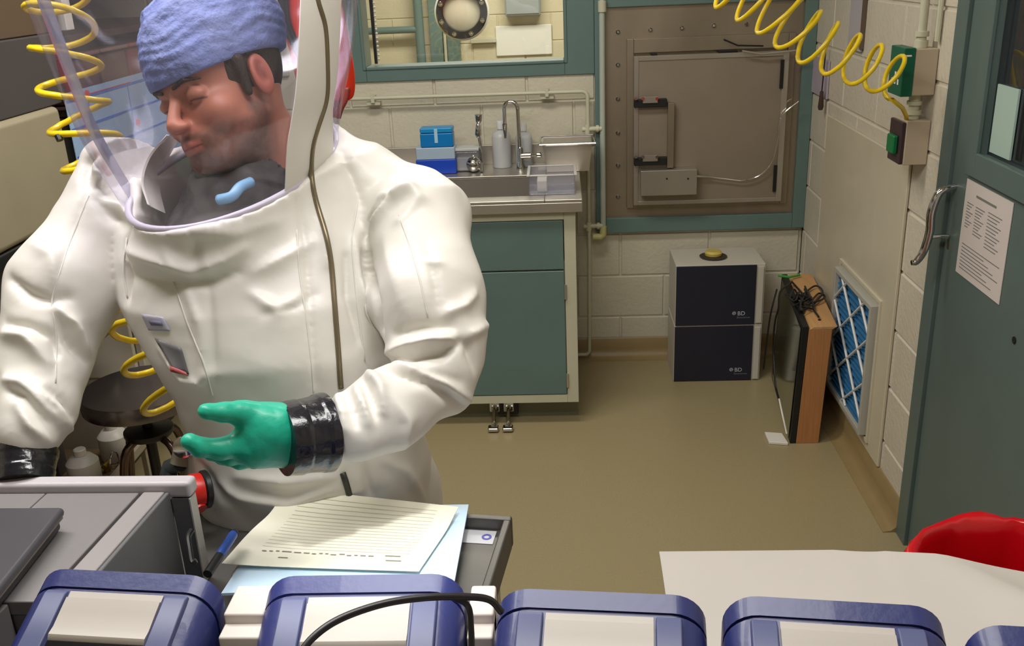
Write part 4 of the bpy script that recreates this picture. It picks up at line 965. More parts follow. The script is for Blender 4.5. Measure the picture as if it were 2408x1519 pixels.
mb = MB().loft(rings, cap=False); mb.f.append(tuple(NVv*NT+k for k in range(NT)))
obj('clear_hood', mb, hood_f, person, smooth='all')
# rim weld
obj('hood_rim', MB().tube([hoodpt(0, 2*PI*k/64, 1.0) for k in range(65)], .0055, 8), mat('rim_weld', (196, 190, 204), .35), person, smooth='all')
# band: th range per level
def band(v0, v1, thf, s0, s1, n=34, m=8):
    rg = []
    for j in range(n+1):
        v = v0+(v1-v0)*j/n; a, b = thf(v); o = [hoodpt(v, a+(b-a)*k/m, s1) for k in range(m+1)]; i_ = [hoodpt(v, b+(a-b)*k/m, s0) for k in range(m+1)]; rg.append(o+i_)
    return MB().loft(rg)
def thb(v):
    return (math.radians(np.interp(v, [0, .2, .5, 1], [8, 18, 22, 22])), math.radians(np.interp(v, [0, .12, .2, .5, 1], [50, 47, 45, 43, 43])))
hb = obj('zip_band', band(.0, .97, thb, 1.004, 1.015), M_suit, person, smooth=True)
bvb = BVHTree.FromPolygons([tuple(Vector(v.co)+Vector(world_loc(person))) for v in hb.data.vertices], [tuple(p.vertices) for p in hb.data.polygons])
def hit2(px, py):
    r = Vector(ray(px, py)).normalized(); c = []
    for b_ in (bvs, bvb):
        h_ = b_.ray_cast(Vector(CAM), r)
        if h_[0] is not None: c.append((h_[3], h_[0], h_[1]))
    return min(c, key=lambda t_: t_[0])[1:] if c else None
for pl in (((208, 460), (160, 580), (120, 706), (133, 790), (131, 900)), ((938, 505), (965, 580), (988, 660), (1006, 745)), ((698, 540), (704, 640), (722, 760), (733, 860), (738, 925)), ((298, 560), (290, 640), (300, 700)), ((408, 662), (440, 760), (478, 850), (500, 930)), ((842, 470), (826, 560), (838, 700), (858, 850))):
    hs_ = hits(pl, 8, bvs)
    hs_ = [h_+.0003*(CAM-h_)/np.linalg.norm(CAM-h_) for h_ in hs_]
    if len(hs_) > 3 and max(np.linalg.norm(hs_[k]-hs_[k-1]) for k in range(1, len(hs_))) < .09:
        for _ in range(2): hs_ = [hs_[0]]+[(hs_[k-1]+2*hs_[k]+hs_[k+1])/4 for k in range(1, len(hs_)-1)]+[hs_[-1]]
        obj('seam', MB().tube(hs_, .0013, 6), M_suit, person, smooth='all')
zp = []
pxs = [tuple(q)[:2] for q in spline([(740, -60, 0), (746, 0, 0), (764, 60, 0), (769, 150, 0), (768, 230, 0), (750, 290, 0), (734, 350, 0), (733, 420, 0), (745, 480, 0), (765, 545, 0), (779, 620, 0), (787, 720, 0), (795, 820, 0), (800, 890, 0), (806, 960, 0)], 6)]
for x, y in pxs:
    h_ = hit2(x, y)
    if h_ is not None:
        p = np.array(h_[0]); 
        if not zp or np.linalg.norm(p-zp[-1]) < .09: zp.append(p+.001*(CAM-p)/np.linalg.norm(CAM-p))
for _ in range(3): zp = [zp[0]]+[(zp[i-1]+2*zp[i]+zp[i+1])/4 for i in range(1, len(zp)-1)]+[zp[-1]]
obj('zipper', MB().tube(zp, .0042, 8), mat('zip_teeth', (128, 116, 92), .35, .5), person, smooth='all')
zq = [np.array(hit2(x, y)[0]) for x, y in ((806, 1112), (812, 1130), (818, 1150), (824, 1175), (828, 1200)) if hit2(x, y)]
if len(zq) > 1: obj('zipper', MB().tube(zq, .005, 8), mat('zip_teeth2', (70, 72, 66), .4, .5), person, smooth='all')

obj('hood_seam', band(.0, .97, lambda v: (math.radians(171), math.radians(180)), 1.001, 1.005, m=4), film('hood_seam_film', (.60, .57, .68), .35, thick=.28), person, smooth=True)
# ---- head
Fh = -.50*CR-.40*CU-.77*CF; Fh /= np.linalg.norm(Fh)
Uh = CU-Fh*(CU@Fh); Uh /= np.linalg.norm(Uh); Sh = np.cross(Uh, Fh)
rl = math.radians(-9); Uh, Sh = Uh*math.cos(rl)+Sh*math.sin(rl), Sh*math.cos(rl)-Uh*math.sin(rl)
HS = 1.03
Hc = P(418, 238, 1.40)-Fh*.083*HS   # head centre: eye midpoint lies .083 in front
Rh = np.stack([Sh, -Fh, Uh], 1)     # local x = viewer right, y = back, z = up
toL = lambda p: ((p-Hc)@Rh)/HS
neckb = toL(P(655, 435, 1.57))
def headsdf(q):
    d = ell(q, (0, .018, .032), (.076, .097, .088))
    d = smin(d, ell(q, (0, -.030, -.045), (.060, .058, .068)), .03)
    d = smin(d, ell(q, (0, -.062, -.086), (.032, .028, .026)), .025)
    for s_ in (-1, 1):
        d = smin(d, cone(q, (s_*.055, .0, -.05), (s_*.028, -.066, -.092), .014, .012), .022)
        d = smin(d, ell(q, (s_*.042, -.056, -.03), (.024, .024, .022)), .02)
    d = smin(d, ell(q, (0, -.052, .045), (.058, .032, .04)), .03)
    for s_ in (-1, 1): d = smax(d, -ell(q, (s_*.032, -.098, .0), (.022, .022, .014)), .014)
    d = smin(d, cone(q, (-.030, -.080, .017), (-.010, -.083, .014), .006, .007), .012)
    d = smin(d, cone(q, (.030, -.080, .017), (.010, -.083, .014), .006, .007), .012)
    for s_ in (-1, 1): d = smin(d, ell(q, (s_*.032, -.0735, -.001), (.0165, .0135, .0115)), .004)
    n_ = cone(q, (0, -.083, .008), (0, -.108, -.030), .0065, .0095); n_ = smin(n_, ell(q, (0, -.1, -.036), (.0175, .015, .009)), .008)
    d = smin(d, n_, .009)
    for s_ in (-1, 1): d = smax(d, -ell(q, (s_*.0075, -.102, -.046), (.0035, .006, .004)), .003)
    d = smin(d, ell(q, (0, -.080, -.062), (.03, .016, .02)), .012)
    lips = smin(smin(cone(q, (-.02, -.083, -.0665), (-.003, -.0955, -.0625), .0028, .0052), cone(q, (.02, -.083, -.0665), (.003, -.0955, -.0625), .0028, .0052), .004),
                cone(q, (-.016, -.085, -.0705), (.016, -.085, -.0705), .004, .004), .001)
    lips = np.minimum(lips, ell(q, (0, -.0895, -.0725), (.016, .0065, .006)))
    d = smin(d, lips, .004)
    d = smax(d, -cone(q, (-.022, -.099, -.0677), (.022, -.099, -.0677), .0012, .0012)+0, .002) if False else d
    for s_ in (-1, 1):
        e_ = ell(q, (s_*.080, .012, -.004), (.008, .019, .031)); e_ = smax(e_, -ell(q, (s_*.0885, .008, -.001), (.0065, .0105, .020)), .003); e_ = np.minimum(e_, ell(q, (s_*.083, .015, -.003), (.004, .005, .014))); e_ = np.minimum(e_, ell(q, (s_*.081, -.002, -.008), (.004, .004, .006)))
        d = smin(d, e_, .006)
    d = smin(d, cone(q, (0, .03, -.05), tuple(neckb), .055, .080), .03)
    return d
def f_(p): return headsdf(p)*1.
V3_, F3 = surfnet(f_, (-.10, -.13, -.30), (.22, .22, .14), .0026)
q = V3_
V3w = Hc+(q*HS)@Rh.T
M_skin = bpy.data.materials.new('skin'); M_skin.use_nodes = True; nt = M_skin.node_tree; b_ = nt.nodes['Principled BSDF']
at = nt.nodes.new('ShaderNodeAttribute'); at.attribute_name = 'tone'; nt.links.new(at.outputs['Color'], b_.inputs['Base Color'])
b_.inputs['Roughness'].default_value = .5; b_.inputs['Subsurface Weight'].default_value = .12; b_.inputs['Subsurface Radius'].default_value = (.012, .005, .003); b_.inputs['Subsurface Scale'].default_value = .5
nz = nt.nodes.new('ShaderNodeTexNoise'); nz.inputs['Scale'].default_value = 260; bp = nt.nodes.new('ShaderNodeBump'); bp.inputs['Strength'].default_value = .12; bp.inputs['Distance'].default_value = .002
nt.links.new(nz.outputs['Fac'], bp.inputs['Height']); nt.links.new(bp.outputs[0], b_.inputs['Normal'])
def g(c, r): return np.exp(-(((q-np.array(c))/np.array(r))**2).sum(1))
sk = np.array(lin((186, 122, 98))[:3]); col = np.repeat(sk[None], len(q), 0)
def mixc(col, c, m): return col*(1-m[:, None])+np.array(lin(c)[:3])*m[:, None]
red = g((0, -.105, -.035), (.02, .02, .016))+g((.045, -.07, -.03), (.025, .03, .02))*.6+g((-.045, -.07, -.03), (.025, .03, .02))*.6
col = mixc(col, (190, 104, 86), np.clip(red, 0, 1)*.35)
nzv = .5+.5*fbm(q, 160., 1., 2)
st = np.clip(np.maximum(np.clip((-.046-q[:, 2])/.012, 0, 1)*np.clip((.03-q[:, 1])/.03, 0, 1)*np.clip((q[:, 2]+.135)/.02, 0, 1), 0), 0, 1)
side = np.clip((np.abs(q[:, 0])-.05)/.01, 0, 1)*np.clip((.012-q[:, 1])/.01, 0, 1)*np.clip((q[:, 1]+.03)/.015, 0, 1)*np.clip((-.02-q[:, 2])/.02, 0, 1)
st = np.maximum(st, side)
lipm = np.clip(1-np.abs(q[:, 0])/.022, 0, 1)**.4*np.clip(1-np.abs(q[:, 2]+.067)/.0105, 0, 1)**.6*(q[:, 1] < -.08)
st = st*(1-np.clip(lipm*2, 0, 1))
col = mixc(col, (84, 62, 52), st*(.62+.25*nzv))
mou = g((0, -.095, -.054), (.024, .02, .0045)); col = mixc(col, (84, 58, 48), np.clip(mou, 0, 1)*.6)
col = mixc(col, (184, 92, 88), np.clip(lipm, 0, 1)*.85)
ln_ = np.clip(1-np.abs(q[:, 2]+.0672-.0*q[:, 0])/.0016, 0, 1)*(np.abs(q[:, 0]) < .021)*(q[:, 1] < -.08); col = mixc(col, (84, 36, 34), ln_*.9)
for s_ in (-1, 1):
    lash = np.clip(1-np.abs(q[:, 2]+.0075+.12*(np.abs(q[:, 0]-s_*.032))**2/.01)/.0022, 0, 1)*(np.abs(q[:, 0]-s_*.032) < .016)*(q[:, 1] < -.06); col = mixc(col, (44, 28, 24), lash*.95)
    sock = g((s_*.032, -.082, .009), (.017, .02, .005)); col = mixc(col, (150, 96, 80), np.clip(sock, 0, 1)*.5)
earm = np.clip((np.abs(q[:, 0])-.074)/.005, 0, 1)*(q[:, 2] < .03)*(q[:, 2] > -.04); col = mixc(col, (205, 104, 96), earm*.45)
for s_ in (-1, 1): col = mixc(col, (118, 58, 52), np.clip(g((s_*.086, .008, -.001), (.008, .009, .018)), 0, 1)*.8)  # shade of the ear hollow painted into the skin colour
hd_ = netobj('head', V3w, F3, M_skin, person, laplace=1, lam=.35, subsurf=0); vcol(hd_, col)
def part_sdf(name, fn, lo, hi, h, m, **k):
    v, f = surfnet(fn, lo, hi, h); return netobj(name, Hc+(v*HS)@Rh.T, f, m, person, **k), v
M_hair = mat('dark_hair', (48, 36, 30), .6, bump=.4, bscale=420, stretch=(1, 1, .5))
def brow(q, s_):
    return smin(cone(q, (s_*.014, -.0925, .0165), (s_*.034, -.0868, .0215), .0030, .0032), cone(q, (s_*.034, -.0868, .0215), (s_*.051, -.072, .016), .0032, .0018), .003)
for s_ in (-1, 1): part_sdf('eyebrow', lambda q, s_=s_: brow(q, s_), (-.07, -.12, .0), (.07, -.05, .04), .0016, M_hair)
def hair(q):
    d = ell(q, (0, .018, .032), (.0785, .1005, .091)); 
    d = np.minimum(d, np.minimum(cone(q, (.076, -.018, .025), (.071, -.016, -.022), .010, .006), cone(q, (-.076, -.018, .025), (-.071, -.016, -.022), .010, .006)))
    d = np.maximum(d, -(q[..., 1]-(-.035)-.0*q[..., 2])); d = np.maximum(d, -(q[..., 2]+.035+.0*q[..., 1]))
    lowf = (q[..., 1] < .03) & (q[..., 2] < -.0) & (np.abs(q[..., 0]) > .05)
    for s2 in (-1, 1): d = smax(d, -ell(q, (s2*.085, .016, -.008), (.022, .024, .036)), .002)
    return d
part_sdf('hair', hair, (-.1, -.06, -.06), (.1, .14, .14), .0028, M_hair)
M_cap = mat('bouffant_blue', (128, 142, 190), .75, bump=.6, bscale=55, var=.1, vscale=14, rgb2=(108, 122, 176))
def capf(q):
    d = ell(q, (0, .020, .042), (.0875, .1085, .098)); d = smin(d, ell(q, (0, .035, .085), (.095, .115, .075)), .03); d = smin(d, ell(q, (0, -.050, .040), (.069, .0465, .055)), .02)
    pl = .030+.08*np.minimum(q[..., 1], 0)-.05*np.clip(q[..., 1]-.03, 0, .2)
    inn = ell(q, (0, .018, .030), (.077, .0985, .088))
    d = np.maximum(d, pl-q[..., 2]); d = smax(d, -inn, .002); return d
v, f = surfnet(capf, (-.12, -.13, -.02), (.12, .18, .19), .003)
v = laplacian(v, f, 1, .4)
NNc = normals(v, f); zz_ = v[:, 2]
ang = np.arctan2(v[:, 1], v[:, 0]); crk = np.array([noise.ridged_multi_fractal(Vector((x*14, y*14, z*20)), 1., 2., 3, 1., 2.) for x, y, z in v])
top = np.clip((zz_-.085)/.03, 0, 1); band_ = 1-np.clip((zz_-.06)/.03, 0, 1)
wv = np.array([noise.noise(Vector((a_*1.3, z_*16, 7.))) for a_, z_ in zip(ang, zz_)]); plz = .030+.08*np.minimum(v[:, 1], 0)-.05*np.clip(v[:, 1]-.03, 0, .2); wv2 = np.array([noise.noise(Vector((a_*2.6, z_*60, 3.))) for a_, z_ in zip(ang, zz_)])
dsp = top*(.0075*(crk-1.1))+(1-top)*(.0022*wv2+.003*wv+.0007*np.sin(zz_*420+7*wv))*1.
dsp = dsp*np.clip((zz_-plz-.004)/.02, 0, 1)
v = v+NNc*dsp[:, None]
netobj('surgical_cap', Hc+(v*HS)@Rh.T, f, M_cap, person, laplace=0)
# ---- scrubs inside the neck opening
def scr(p):
    q = (p-rc)@RR; d = ell(q, (0, 0, -.10), (la*.89, lb*.89, .085)); d = smin(d, cone(p, P(560, 450, 1.5), P(640, 400, 1.56), .075, .08), .03)
    hd = headsdf(((p-Hc)@Rh)/HS)*HS
    return smax(d, -(hd-.006), .004)
v, f = surfnet(scr, rc-.26, rc+np.array([.26, .26, .12]), .0055)
Nc = normals(v, f); v = v+Nc*(.006*fbm(v, 16., 5., 3))[:, None]
netobj('scrubs', v, f, mat('dark_scrubs', (84, 80, 76), .8, var=.35, vscale=16, rgb2=(36, 28, 30)), person, laplace=1)
# white inner collar flap seen through the hood on the left
ca = spline([P(392, 318, 1.52), P(350, 366, 1.48), P(332, 425, 1.45), P(346, 480, 1.42)], 12); cb_ = spline([P(415, 326, 1.58), P(385, 385, 1.55), P(372, 440, 1.52), P(384, 500, 1.49)], 12)
rg = []
for a, b in zip(ca, cb_):
    f_w = [a.lerp(b, k/8)+Vector((0, -.014*math.sin(PI*k/8), .006*math.sin(PI*k/8))) for k in range(9)]; rg.append(f_w+[p+Vector((.002, .003, -.002)) for p in reversed(f_w)])
obj('inner_collar', MB().loft(rg), M_suit, person, smooth=True)
# pale blue tube under the chin
tb_ = spline([P(515, 470, 1.40), P(545, 462, 1.39), P(565, 440, 1.40), P(590, 428, 1.42)], 5); obj('breathing_tube', MB().tube(tb_, .008, 10), mat('pale_blue_tube', (130, 180, 215), .4), person, smooth='all')

# ---- glove (viewer right) : thumb on top, fingers curling left
M_glove = mat('green_nitrile', (28, 176, 144), .42, bump=.12, bscale=60, coat=.05)
def G(p, x0, y0, d0, r0, x1, y1, d1, r1): return C(p, x0, y0, d0, r0, x1, y1, d1, r1)
def glove(p):
    d = G(p, 700, 1015, 1.265, 62, 625, 1022, 1.245, 60)
    d = smin(d, G(p, 700, 1050, 1.27, 50, 630, 1050, 1.26, 50), .02)
    d = smin(d, G(p, 640, 1000, 1.24, 48, 592, 1048, 1.235, 44), .02)
    d = smin(d, G(p, 640, 1000, 1.24, 44, 575, 972, 1.22, 29), .018)   # thumb root
    d = smin(d, G(p, 575, 972, 1.22, 28, 525, 970, 1.20, 24), .008)
    d = smin(d, G(p, 525, 970, 1.20, 24, 484, 967, 1.185, 20), .004)
    i_ = smin(G(p, 590, 1040, 1.24, 34, 520, 1056, 1.215, 25), G(p, 520, 1056, 1.215, 25, 470, 1052, 1.20, 23), .006); i_ = smin(i_, G(p, 470, 1052, 1.20, 23, 445, 1037, 1.19, 20), .005)
    d = smin(d, i_, .010)
    m_ = smin(G(p, 600, 1060, 1.26, 32, 540, 1072, 1.245, 22), G(p, 540, 1072, 1.245, 22, 495, 1064, 1.245, 19), .005); m_ = smin(m_, G(p, 495, 1064, 1.245, 19, 468, 1048, 1.25, 16), .004)
    d = smin(d, m_, .005)
    r1 = smin(G(p, 620, 1068, 1.28, 30, 565, 1082, 1.275, 21), G(p, 565, 1082, 1.275, 21, 522, 1074, 1.28, 18), .005); r1 = smin(r1, G(p, 522, 1074, 1.28, 18, 498, 1056, 1.29, 15), .004)
    d = smin(d, r1, .004)
    p1 = smin(G(p, 640, 1068, 1.30, 27, 598, 1084, 1.30, 18), G(p, 598, 1084, 1.30, 18, 562, 1078, 1.305, 16), .005); p1 = smin(p1, G(p, 562, 1078, 1.305, 16, 544, 1062, 1.315, 13), .004)
    d = smin(d, p1, .004)
    return d
gl = P(560, 1020, 1.25)
v, f = surfnet(glove, gl-np.array([.13, .12, .10]), gl+np.array([.14, .16, .10]), .0028)
Ng = normals(v, f); v = v+Ng*(.0012*fbm(v, 45., 2., 3))[:, None]
netobj('glove', v, f, M_glove, person, laplace=2)
# the other glove, behind the rim of the grey instrument
def glove2(p):
    d = G(p, 58, 1100, 1.345, 42, 60, 1150, 1.345, 44); d = smin(d, G(p, 45, 1150, 1.345, 42, 55, 1200, 1.35, 42), .02)
    for k in range(4): 
        x = 15+k*27; d = smin(d, smin(G(p, x, 1195, 1.35, 16, x-2, 1235, 1.36, 14), G(p, x-2, 1235, 1.36, 14, x-2, 1265, 1.37, 12), .004), .006)
    d = smin(d, smin(G(p, 95, 1150, 1.345, 22, 116, 1195, 1.35, 16), G(p, 116, 1195, 1.35, 16, 120, 1228, 1.35, 13), .004), .01); return d
g2 = P(60, 1180, 1.33)
v, f = surfnet(glove2, g2-np.array([.1, .1, .12]), g2+np.array([.1, .1, .12]), .003); netobj('glove', v, f, M_glove, person, laplace=2)
# ---- black tape cuffs: wound loops
def cuff(x0, y0, d0, r0, x1, y1, d1, r1, sq=1.):
    a, b = P(x0, y0, d0), P(x1, y1, d1); L_ = np.linalg.norm(b-a); prof = []; n = 5; rr = random.Random(2)
    R0, R1 = rad(r0, d0), rad(r1, d1); prof.append((R0*.9, 0))
    e_s = [rr.uniform(0, .0016) for _ in range(n+1)]
    for k in range(n*6+1):
        t_ = k/(n*6); q_ = t_*n; i_ = min(n-1, int(q_)); fr = q_-i_; sm = min(1, max(0, (fr-.8)/.2)); prof.append((R0+(R1-R0)*t_+e_s[i_]*(1-sm)+e_s[i_+1]*sm, L_*t_))
    prof.append((R1*.9, L_)); mb = MB().lathe(prof, a, b-a, 40); vv = []
    for p in mb.v:
        p = Vector(p); q_ = p-V3(a); k_ = .0012*noise.noise(p*45)+.0004*noise.noise(p*200); ax = V3(b-a).normalized(); rad_ = (q_-ax*q_.dot(ax))
        if rad_.length > 1e-6: p = p+rad_.normalized()*k_
        vv.append(tuple(p))
    mb.v = vv; return mb
M_tape = mat('black_tape', (22, 23, 30), .22, bump=.3, bscale=35, coat=.4)
obj('tape_cuff', cuff(664, 1034, 1.25, 84, 768, 1016, 1.285, 92), M_tape, person, smooth=True)
obj('tape_cuff', cuff(56, 1140, 1.335, 62, 64, 1062, 1.36, 68), M_tape, person, smooth=True)
# ---- hose fittings, exhaust cap, patches
def patch(name, quad, m, sub=6, off=.0022):
    rg = []
    for j in range(sub+1):
        row = []
        for i in range(sub+1):
            u_, v_ = i/sub, j/sub; x = (quad[0][0]*(1-u_)+quad[1][0]*u_)*(1-v_)+(quad[3][0]*(1-u_)+quad[2][0]*u_)*v_; y = (quad[0][1]*(1-u_)+quad[1][1]*u_)*(1-v_)+(quad[3][1]*(1-u_)+quad[2][1]*u_)*v_
            h_ = bvs.ray_cast(Vector(CAM), Vector(ray(x, y)).normalized())
            if h_[0] is None: return None
            row.append(np.array(h_[0])+off*np.array(h_[1])*(1 if np.dot(h_[1], ray(x, y)) < 0 else -1))
        rg.append(row)
    vs = [tuple(p) for r in rg for p in r]; n = sub+1; fs = [(j*n+i, j*n+i+1, (j+1)*n+i+1, (j+1)*n+i) for j in range(sub) for i in range(sub)]
    o = obj(name, MB().add(vs, fs), m, person, smooth='all'); sl = o.modifiers.new('thick', 'SOLIDIFY'); sl.thickness = .0012; return o
patch('name_badge', [(334, 738), (386, 745), (402, 778), (352, 776)], mat('lilac_badge', (176, 174, 190), .5))
patch('badge_print', [(352, 752), (380, 754), (386, 764), (360, 764)], mat('badge_ink', (112, 110, 136), .6), sub=2, off=.0036)
patch('chest_pocket', [(366, 795), (428, 818), (446, 880), (408, 872)], mat('grey_pocket', (104, 102, 104), .4))
patch('red_trim', [(400, 862), (440, 874), (445, 884), (404, 873)], mat('pocket_red', (176, 84, 84), .5), sub=2, off=.0036)
a = P(428, 1075, 1.52)
obj('air_valve', MB().tube([P(436, 1040, 1.49), P(430, 1066, 1.5), P(424, 1092, 1.5)], .016, 12), mat('pale_valve', (186, 180, 160), .4), person, smooth=True)
obj('grey_elbow', MB().tube([P(424, 1090, 1.5), P(400, 1098, 1.51), P(396, 1116, 1.51), P(396, 1160, 1.51)], .0135, 12), mat('grey_elbow_pvc', (88, 100, 108), .4), person, smooth=True)
obj('metal_ring', MB().lathe([(.012, 0), (.0165, .002), (.0165, .01), (.012, .012)], P(432, 1052, 1.475), P(432, 1050, 1.0)-P(432, 1052, 1.475), 16), M_chrome, person, smooth=True)
ax_ = P(484, 1150, 1.44); dr_ = -CR*.80-CF*.55-CU*.1; dr_ /= np.linalg.norm(dr_)
obj('exhaust_collar', MB().lathe([(.027, -.004), (.029, -.002), (.029, .004), (.027, .006)], ax_, dr_, 28), M_black, person, smooth=True)
obj('exhaust_cap', MB().lathe([(.026, .0065), (.027, .02), (.022, .034), (.014, .038)], ax_, dr_, 28), mat('red_cap', (206, 36, 24), .35), person, smooth=True)
obj('exhaust_stem', MB().tube([ax_+dr_*.02-CU*.01, P(470, 1200, 1.42)], .012, 10), mat('red_cap', (206, 36, 24), .35), person, smooth=True)

# ------------------------------------------------------------------ coiled yellow hoses
def helix(axis, R, turns, n=26, ph=0., r=.0055, squash=1.):
    ax = spline(axis, 12); cum = [0]
    for i in range(1, len(ax)): cum.append(cum[-1]+(ax[i]-ax[i-1]).length)
    N = int(turns*n); out = []; Rf = R if callable(R) else (lambda t: R)
    Tn = []
    for k in range(N+1):
        s_ = cum[-1]*k/N; i = max(0, min(len(ax)-2, int(np.searchsorted(cum, s_)-1))); f = (s_-cum[i])/max(cum[i+1]-cum[i], 1e-9)
        c = ax[i].lerp(ax[i+1], f); T = (ax[min(i+2, len(ax)-1)]-ax[max(0, i-1)]).normalized()
        e_1 = Vector(CR); e_1 = (e_1-T*e_1.dot(T)).normalized(); e_2 = T.cross(e_1); q_ = ph+2*PI*k/n; RR_ = Rf(k/N)
        out.append(c+(e_1*math.cos(q_)+e_2*math.sin(q_)*squash)*RR_)
    return out
Pv = lambda x, y, d: V3(P(x, y, d))
t = thing('yellow_air_hose', 'yellow coiled air hose hanging behind the worker down to the suit at the waist', 'hose', P(480, 1040, 1.6))
pts = helix([Pv(110, -180, 1.78), Pv(128, -60, 1.78), Pv(150, 100, 1.78), Pv(172, 220, 1.80), Pv(195, 300, 1.82), Pv(250, 450, 1.84), Pv(330, 640, 1.82), Pv(348, 755, 1.76), Pv(372, 830, 1.74), Pv(405, 900, 1.72), Pv(462, 980, 1.70)], lambda t_: .056+.012*t_*t_, 14.0, ph=2.2, squash=-1.15)
pts += [Pv(470, 1010, 1.68), Pv(455, 1030, 1.6), Pv(438, 1042, 1.5)]
obj('coil', MB().tube(pts, .0062, 8), M_yel, t, smooth='all')
obj('black_clip', MB().tube([Pv(136, 318, 1.76), Pv(142, 330, 1.76)], .007, 8), M_black, t, smooth=True)
pts = helix([Pv(1560, -150, 2.56), Pv(1700, -60, 2.57), Pv(1820, 20, 2.58), Pv(1900, 85, 2.6), Pv(1990, 132, 2.61), Pv(2070, 165, 2.63), Pv(2120, 190, 2.65)], lambda t_: .088-.032*t_, 11.4, ph=1.2, squash=-1.)
xh = pts[-1]; e = atY(2132, 282, 2.9)
pts += [xh.lerp(V3(atY(2132, 262, 2.86)), .7), V3(atY(2131, 272, 2.89)), V3(e)]
t = thing('yellow_air_hose', 'yellow coiled air hose stretched from above to the wall boxes on the right', 'hose', e)
obj('coil', MB().tube(pts, .0065, 8), M_yel, t, smooth='all')

# ------------------------------------------------------------------ stool and floor things at left
sc_ = atZ(330, 912, .62)
t = thing('steel_stool', 'round stainless steel stool with curved legs and a dark backrest behind the worker', 'stool', (sc_[0], sc_[1], 0))
R = .18; x, y = sc_[0], sc_[1]
obj('seat', MB().lathe([(R*.88, -.05), (R*.98, -.045), (R, -.012), (R*.97, .004), (R*.8, .0), (R*.4, -.008), (0, -.010)], (x, y, .62), (0, 0, 1), 48), mat('stool_steel', (128, 122, 126), .2, .95, var=.1), t, smooth=True)
obj('post', MB().tube([(x, y, .59), (x, y, .12)], .016, 12), M_black, t, smooth=True)
obj('hub', MB().lathe([(.07, 0), (.075, .008), (.075, .02), (.02, .03)], (x, y, .46), (0, 0, 1), 24), M_black, t, smooth=True)
for k in range(4):
    q_ = PI/4+k*PI/2+.3; dx, dy = math.cos(q_), math.sin(q_)
    obj('leg', MB().tube(spline([(x+dx*.05, y+dy*.05, .465), (x+dx*.10, y+dy*.10, .43), (x+dx*.13, y+dy*.13, .3), (x+dx*.17, y+dy*.17, .12), (x+dx*.22, y+dy*.22, .012)], 5), .0125, 10), mat('stool_leg', (110, 92, 84), .25, 1.), t, smooth=True)
obj('foot_ring', MB().tube([(x+.165*math.cos(2*PI*k/32), y+.165*math.sin(2*PI*k/32), .16) for k in range(33)], .008, 8), M_chrome, t, smooth=True)
bq = [atY(305, 735, y+.2), atY(365, 850, y+.2)]
obj('back_post', MB().tube(spline([(x, y, .585), (x, y+.12, .57), (x+.06, y+.21, .60), (x+.035, y+.22, .78), (x-.02, y+.21, .86)], 5), .013, 10), M_black, t, smooth=True)
obj('backrest', MB().lathe([(0, -.02), (.09, -.02), (.11, -.01), (.11, .01), (.09, .02), (0, .022)], (x-.03, y+.19, .93), (.1, 1, .1), 28), mat('grey_backrest', (92, 86, 80), .5), t, smooth=True)
# red bin
rb = (-1.66, 2.42, 0)
t = thing('red_bin', 'red bin standing on the floor behind the worker at left', 'bin', (rb[0]-.07, rb[1], 0))
obj('bin_body', MB().lathe([(.10, 0), (.105, .01), (.13, .40), (.125, .40), (.10, .02)], (rb[0]-.07, rb[1], 0), (0, 0, 1), 32, ring=True), mat('dull_red', (128, 20, 26), .4), t, smooth=True)
obj('bin_rim', MB().tube([(rb[0]-.07+.13*math.cos(2*PI*k/32), rb[1]+.13*math.sin(2*PI*k/32), .40) for k in range(33)], .007, 8), mat('dull_red', (128, 20, 26), .4), t, smooth='all')
# low rack with white bottles
rk = thing('low_rack', 'low pale metal rack on the floor beyond the stool holding white canisters', 'rack', (-1.74, 2.95, 0))
for z in (.05, .20): obj('shelf', MB().box(-1.95, -1.54, 2.66, 3.0, z, z+.012), mat('rack_brown', (104, 86, 64), .5), rk, bevel=.003)
for x_ in (-1.54, -1.965): obj('rail', MB().box(x_, x_+.016, 2.64, 3.02, .212, .245), mat('rack_pale', (178, 168, 150), .4), rk, bevel=.003)
obj('rail', MB().box(-1.54, -1.524, 2.64, 3.02, .04, .066), mat('rack_pale', (178, 168, 150), .4), rk, bevel=.003)
for x_ in (-1.55, -1.96):
    for y_ in (2.641, 3.001): obj('rack_leg', MB().box(x_, x_+.018, y_, y_+.018, 0, .2), mat('rack_pale', (178, 168, 150), .4), rk)
M_can = mat('white_canister', (214, 210, 204), .4)
for (x_, y_, lb) in ((-1.62, 2.74, 'white canister on the low rack, beside the red bin'), (-1.60, 2.93, 'white canister on the low rack, seen under the stool seat')):
    tc_ = thing('canister', lb, 'canister', (x_, y_, .2125), 'canisters on the low rack')
    obj('body', MB().lathe([(.048, 0), (.052, .006), (.052, .09), (.035, .11), (.018, .115)], (x_, y_, .2125), (0, 0, 1), 24), M_can, tc_, smooth=True)
    obj('cap', MB().lathe([(.02, .1155), (.02, .135), (.017, .138)], (x_, y_, .2125), (0, 0, 1), 16), M_white, tc_, smooth=True)
tv = thing('brass_valve', 'small brass valve with a loop of wire between the two canisters', 'valve', (-1.59, 2.83, .2125))
obj('valve_body', MB().tube([(-1.59, 2.83, .2125), (-1.59, 2.83, .245)], .012, 10).tube([(-1.59, 2.81, .24), (-1.59, 2.85, .24)], .009, 8), mat('brass', (180, 150, 70), .3, 1.), tv, smooth=True)
obj('wire_loop', MB().tube([(-1.565, 2.84+.03*math.cos(2*PI*k/20), .25+.03*math.sin(2*PI*k/20)) for k in range(21)], .003, 6), M_chrome, tv, smooth=True)
